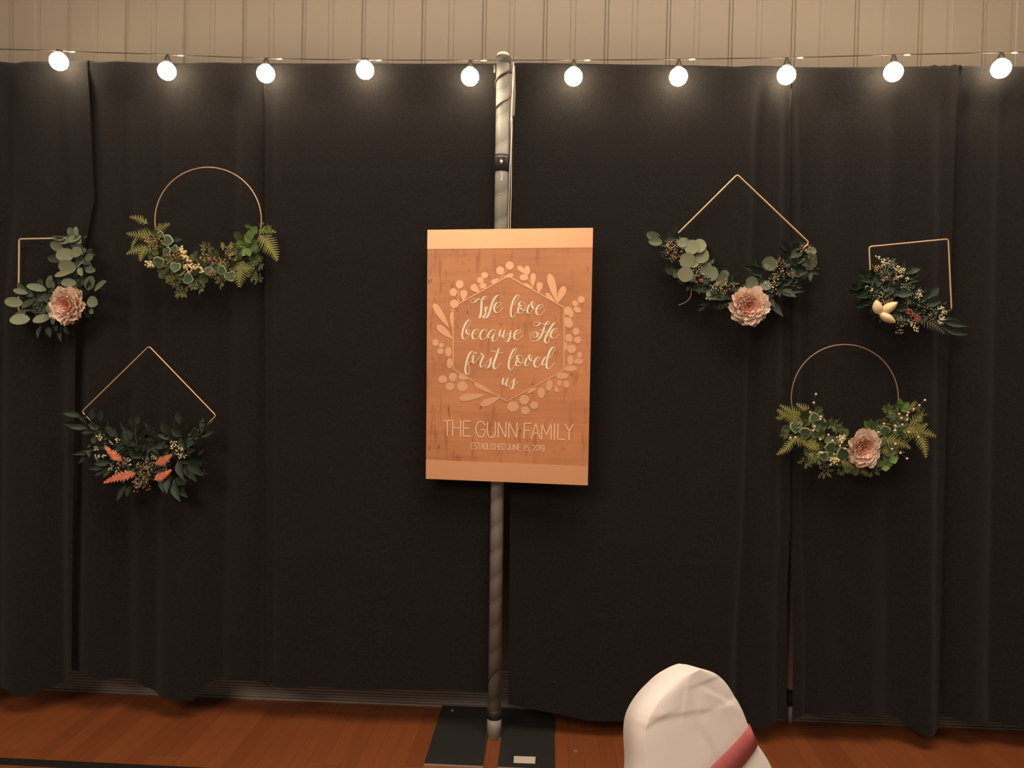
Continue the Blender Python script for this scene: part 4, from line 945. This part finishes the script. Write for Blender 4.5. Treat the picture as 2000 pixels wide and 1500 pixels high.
W.leaves('r', [(500,1060,420,1140,70),(520,1080,560,1200,60),(470,1000,360,1060,70),(620,1040,720,1120,80)], (0.02, 0.03))

# --- right circular hoop with ferns, pearls and a peony
W = Wreath((1650, 778), 1480, 650, 5.173, WYP, 'right circular bronze hoop with ferns, pearls and a pink peony', GH, 16)
W.frame(circle(1650, 777.5, 104.5), 0.0022, M_rose2); W.thread(1649, 673)
W.fill('f', 480, 950, 190, 150, 26, 110, 80); W.fill('f', 720, 1170, 230, 130, 28, 110, 80); W.fill('f', 1260, 1080, 200, 180, 30, 110, 80); W.fill('f', 1420, 860, 110, 120, 12, 110, 80); W.fill('f', 1000, 1260, 150, 90, 10, 110, 80)
for f in [(420,880,165,765,160),(430,820,195,720,130),(330,760,380,930,170),(350,1060,162,1228,130),(330,1060,520,1150,150),(480,1080,610,1140,120),(1390,980,1772,1048,200),(1500,930,1640,800,150),(1570,990,1662,1265,150),(1200,1060,1515,1165,190),(1450,970,1690,910,140),
          (1000,1340,1110,1440,95),(810,1290,960,1370,130),(520,780,360,705,110),(620,1170,430,1090,140),(260,840,160,855,70),(1200,1120,1330,1230,140),(480,1210,620,1330,150),(1460,800,1560,690,110),(1080,1180,1250,1060,140)]: W.frond(*f)
for f in [(800,1010,720,900,110),(780,1010,850,940,90)]: W.frond(*f, M_dfern)
W.rounds('i', [(615,940,165),(545,845,120),(365,955,130),(455,1000,130),(835,1212,165),(1165,985,125),(1250,975,110),(1390,985,110),(700,1150,130),(1010,1010,80),(1180,1300,110),(640,1230,110)])
W.leaves('g', [(1110,970,1025,875,70),(1110,970,1085,845,70),(1110,970,1155,850,60),(1420,760,1365,700,60),(1420,760,1400,655,60),(1430,760,1480,690,60),(1420,780,1500,760,55),(1250,1330,1200,1270,80),(1260,1320,1330,1280,80),(1260,1330,1250,1390,70),(1290,1290,1370,1250,80),(560,1270,500,1240,80),(1390,760,1360,760,40)], (0.018, 0.034))
for x, y, r in [(470,1290,80),(650,1385,80),(780,950,70),(730,920,70),(1300,775,65),(1600,830,65),(1140,1385,80),(1240,905,65),(1360,880,65),(250,1010,60),(590,770,50),(815,1400,40),(1340,1190,80),(1550,740,60)]: W.sprig(x, y, r)
for x, y, r, n in [(725,1275,62,24),(800,1075,55,16)]: W.cluster(x, y, r, M_crm, n, 0.042, 0.0040, 'berry_cluster')
W.peony(1008, 1145, 150, 200, 0.032, (0.0, -0.12))
for x, y in [(536,615),(515,700),(480,795),(585,838),(580,865),(524,935),(508,975),(283,1048),(332,1045),(578,1063),(660,1018),(700,1076),(818,1028),(775,1070),(810,1058),(790,1095),(775,1125),(825,1155),(575,1193),(597,1198),(1615,675),(1560,725),(1450,798),(1360,812),(1440,825),(1383,852),(1440,868),(1210,908),(1323,928),(1392,918),(1323,975),(1455,992),(1155,992),(1550,1040),(1325,1108),(1290,1158),(1372,1198),(1438,1253),(1505,765)]: W.pearl(x, y)
W.stem([(560,800),(515,700),(536,615)], 0.0005, 0.055, M_stem, 'pearl_stem'); W.stem([(1480,790),(1560,725),(1615,675)], 0.0005, 0.055, M_stem, 'pearl_stem'); W.stem([(1300,1120),(1372,1198),(1438,1253)], 0.0005, 0.055, M_stem, 'pearl_stem')

# ------------------------------------------------------------------ chair with a white cover and a rose sash
M_cov = mat('white_polyester', (0.80, 0.75, 0.72), 0.75, bump=0.06, bscale=14, spec=0.25, sheen=0.1)
M_sash = mat('dusty_rose_satin', (0.36, 0.085, 0.088), 0.5, spec=0.35)
ANG = math.radians(30)
n3 = Vector((math.sin(ANG), -math.cos(ANG), 0.16)).normalized()          # the face looks to the right of the camera, leaning back
q0 = CAM + ray(1366, 1400)*1.40
e1 = Vector((math.cos(ANG), math.sin(ANG), 0)); e2 = n3.cross(e1).normalized()
if e2.z < 0: e2 = -e2
def CH(x, y):
    q = PN(x, y, q0, n3); return ((q-q0).dot(e1), (q-q0).dot(e2))
def CW(s, t, d=0.0): return q0+e1*s+e2*t+n3*d
Lft = [CH(*p_) for p_ in [(1362,1307.5),(1341,1314),(1312,1343),(1289,1365),(1267,1399),(1260,1420),(1258,1450),(1260,1480),(1262,1502)]]
Rgt = [CH(*p_) for p_ in [(1366,1307.5),(1382,1309),(1404,1320),(1420,1336),(1438,1365),(1451,1390),(1460,1415),(1476,1451),(1492,1471),(1508,1498)]]
tb = -((q0.z-0.47)/e2.z)                                               # seat level along the back
Lft = crom(Lft, 4); Rgt = crom(Rgt, 4)
Lft += [(Lft[-1][0]-0.02, Lft[-1][1]-0.10), (Lft[-1][0]-0.035, tb)]
Rgt += [(Rgt[-1][0]+0.030, Rgt[-1][1]-0.10), (Rgt[-1][0]+0.05, tb)]
ttop = max(Lft[0][1], Rgt[0][1])
LL = sorted([(t_, s_) for s_, t_ in Lft]); RR = sorted([(t_, s_) for s_, t_ in Rgt])
chair = empty('covered_chair', (q0.x, q0.y-0.15, 0), 'banquet chair in a white cloth cover with a dusty rose sash', 'chair')
THK = 0.062
def outline(t_): return lerp_list(LL, t_), lerp_list(RR, t_)
NT, NS = 90, 60; V = []; F = []
tsv = []
for i in range(NT+1):
    u = i/NT; tsv.append(tb+(ttop-tb)*(1-(1-u)**1.7))
crs = [((1289,1400),(1365,1388),0.004),((1358,1385),(1372,1430),0.005),((1372,1430),(1400,1480),0.005),((1383,1350),(1430,1375),-0.004),((1408,1375),(1432,1425),0.004),((1340,1310),(1330,1380),0.002),((1262,1420),(1290,1402),0.004),((1362,1335),(1400,1322),0.003),((1415,1375),(1440,1365),-0.004)]
crs = [(Vector((*CH(*a), 0)), Vector((*CH(*b), 0)), h_) for a, b, h_ in crs]
def crease(s_, t_):
    p_ = Vector((s_, t_, 0)); z = 0
    for a, b, h_ in crs:
        ab = b-a; k = max(-.1, min(1.1, (p_-a).dot(ab)/ab.length_squared)); c_ = a+ab*k; dv = p_-c_
        side = ab.x*dv.y-ab.y*dv.x; l = dv.length
        z += h_*0.34*math.exp(-l/0.018)*math.tanh((side/ab.length)/0.003)
    return z
LO = [outline(t_) for t_ in tsv]
for _ in range(14):
    LO = [LO[0]]+[tuple(0.25*LO[i-1][q]+0.5*LO[i][q]+0.25*LO[i+1][q] for q in (0, 1)) for i in range(1, NT)]+[LO[-1]]
ring = []
for i, t_ in enumerate(tsv):
    l_, r_ = LO[i]; r_ = max(r_, l_+0.002)
    top = max(0.0, (t_-(ttop-0.02))/0.02); th = THK*(1-0.25*top*top)
    row = []
    for j in range(NS+1):                                              # front, left to right
        v = j/NS; s_ = l_+(r_-l_)*v; e_ = min(v, 1-v)*2
        bul = 0.006*(1-(1-e_)**4)
        row.append(CW(s_, t_, bul+crease(s_, t_)))
    for j in range(NS+1):                                              # back, right to left
        v = 1-j/NS; s_ = l_+(r_-l_)*v; e_ = min(v, 1-v)*2
        row.append(CW(s_+(0.012 if v > .97 else 0)*0, t_, -th-0.008*(1-(1-e_)**2.2)))
    ring.append(row)
R = len(ring[0])
for row in ring: V += row
for i in range(NT):
    for j in range(R): F.append((i*R+j, i*R+(j+1) % R, (i+1)*R+(j+1) % R, (i+1)*R+j))
F.append([NT*R+j for j in range(R)]); F.append([j for j in range(R)][::-1])
o = mk('back_cover', V, F, M_cov, chair, smooth=True)
bm_ = bmesh.new(); bm_.from_mesh(o.data); bmesh.ops.recalc_face_normals(bm_, faces=bm_.faces); bmesh.ops.triangulate(bm_, faces=[f_ for f_ in bm_.faces if len(f_.verts) > 4]); bm_.to_mesh(o.data); bm_.free()
# seat and skirt to the floor (outside the frame)
lb_, rb_ = outline(tb); mid = CW((lb_+rb_)/2, tb); fwd = Vector((math.sin(ANG), -math.cos(ANG), 0)); wd_ = 0.42
V = []; F = []; ringpts = []
for k in range(48):
    a_ = 2*math.pi*k/48; cx_, sy_ = math.cos(a_), math.sin(a_)
    sx_ = math.copysign(abs(cx_)**0.4, cx_)*wd_/2; sd_ = math.copysign(abs(sy_)**0.4, sy_)*0.21
    ringpts.append((sx_, sd_, a_))
for lv, (z, gr, wv) in enumerate([(0.475, 0.90, 0), (0.47, 0.99, 0), (0.455, 1.0, 0), (0.30, 1.03, 0.006), (0.15, 1.07, 0.012), (0.004, 1.10, 0.018)]):
    for sx_, sd_, a_ in ringpts:
        g = gr+wv*math.sin(a_*14)*4*0.25
        q = Vector((mid.x, mid.y, 0))+e1*(sx_*g)+fwd*(0.19+sd_*g); V.append((q.x, q.y, z))
for lv in range(5):
    for k in range(48): F.append((lv*48+k, lv*48+(k+1) % 48, (lv+1)*48+(k+1) % 48, (lv+1)*48+k))
F.append(list(range(48)))
o = mk('seat_skirt', V, F, M_cov, chair, smooth=True)
bm_ = bmesh.new(); bm_.from_mesh(o.data); bmesh.ops.recalc_face_normals(bm_, faces=bm_.faces); bmesh.ops.triangulate(bm_, faces=[f_ for f_ in bm_.faces if len(f_.verts) > 4]); bm_.to_mesh(o.data); bm_.free()
# sash: a band slanting down over the face and back round behind
up0, up1 = Vector((*CH(1461, 1414), 0)), Vector((*CH(1374, 1500), 0)); lo0, lo1 = Vector((*CH(1477, 1452), 0)), Vector((*CH(1436, 1500), 0))
dirn = (up1-up0).normalized()
path = []
N_ = 16
def band(p0, dr, n_):
    out = []
    for i in range(n_+1): out.append(p0+dr*(0.34*i/n_))
    return out
dl = (lo1-lo0).normalized()*0.35+dirn*0.65; dl.normalize()
A_ = band(up0, dirn, N_); B_ = [lo0+(lo1-lo0).normalized()*(0.34*i/N_) if i < 4 else None for i in range(N_+1)]
B_ = [lo0+(lo1-lo0)*(i/4) if i <= 4 else lo1+dirn*(0.34*(i-4)/N_) for i in range(N_+1)]
V = []; F = []; keep = []
for a, b in zip(A_, B_):
    def dep(p_):
        l_, r_ = outline(max(tb, p_.y)); v = (p_.x-l_)/max(1e-4, r_-l_); v = max(0, min(1, v)); e_ = min(v, 1-v)*2
        return 0.006*(1-(1-e_)**4)+0.005
    V += [CW(a.x, a.y, dep(a)), CW(b.x, b.y, dep(b))]
n_ = len(V)//2
bk = []
for i, (a, b) in enumerate(((A_[0], B_[0]),)):
    for dd, ds in ((-0.02, 0.006), (-THK-0.004, 0.006)):
        bk += [CW(a.x+ds, a.y, dd), CW(b.x+ds, b.y, dd)]
for k in (0.33, 0.66, 1.0):
    l_, r_ = outline(A_[0].y-0.05); a = Vector((A_[0].x+(l_-A_[0].x)*k, A_[0].y-0.10*k, 0)); b = a-Vector((0, (A_[0]-B_[0]).length, 0)); bk += [CW(a.x, a.y, -THK-0.012), CW(b.x, b.y, -THK-0.012)]
V = bk[::1][::-1][0:0]+V
m0 = len(V); V += bk
for i in range(n_-1): F.append((2*i, 2*i+1, 2*i+3, 2*i+2))
prev = (0, 1)
for i in range(len(bk)//2):
    F.append((prev[0], prev[1], m0+2*i+1, m0+2*i)); prev = (m0+2*i, m0+2*i+1)
# leave only the stretch that lies on the back cover
o = mk('sash', V, F, M_sash, chair, smooth=True); o['label'] = 'dusty rose satin sash'
sol = o.modifiers.new('cloth', 'SOLIDIFY'); sol.thickness = 0.0015
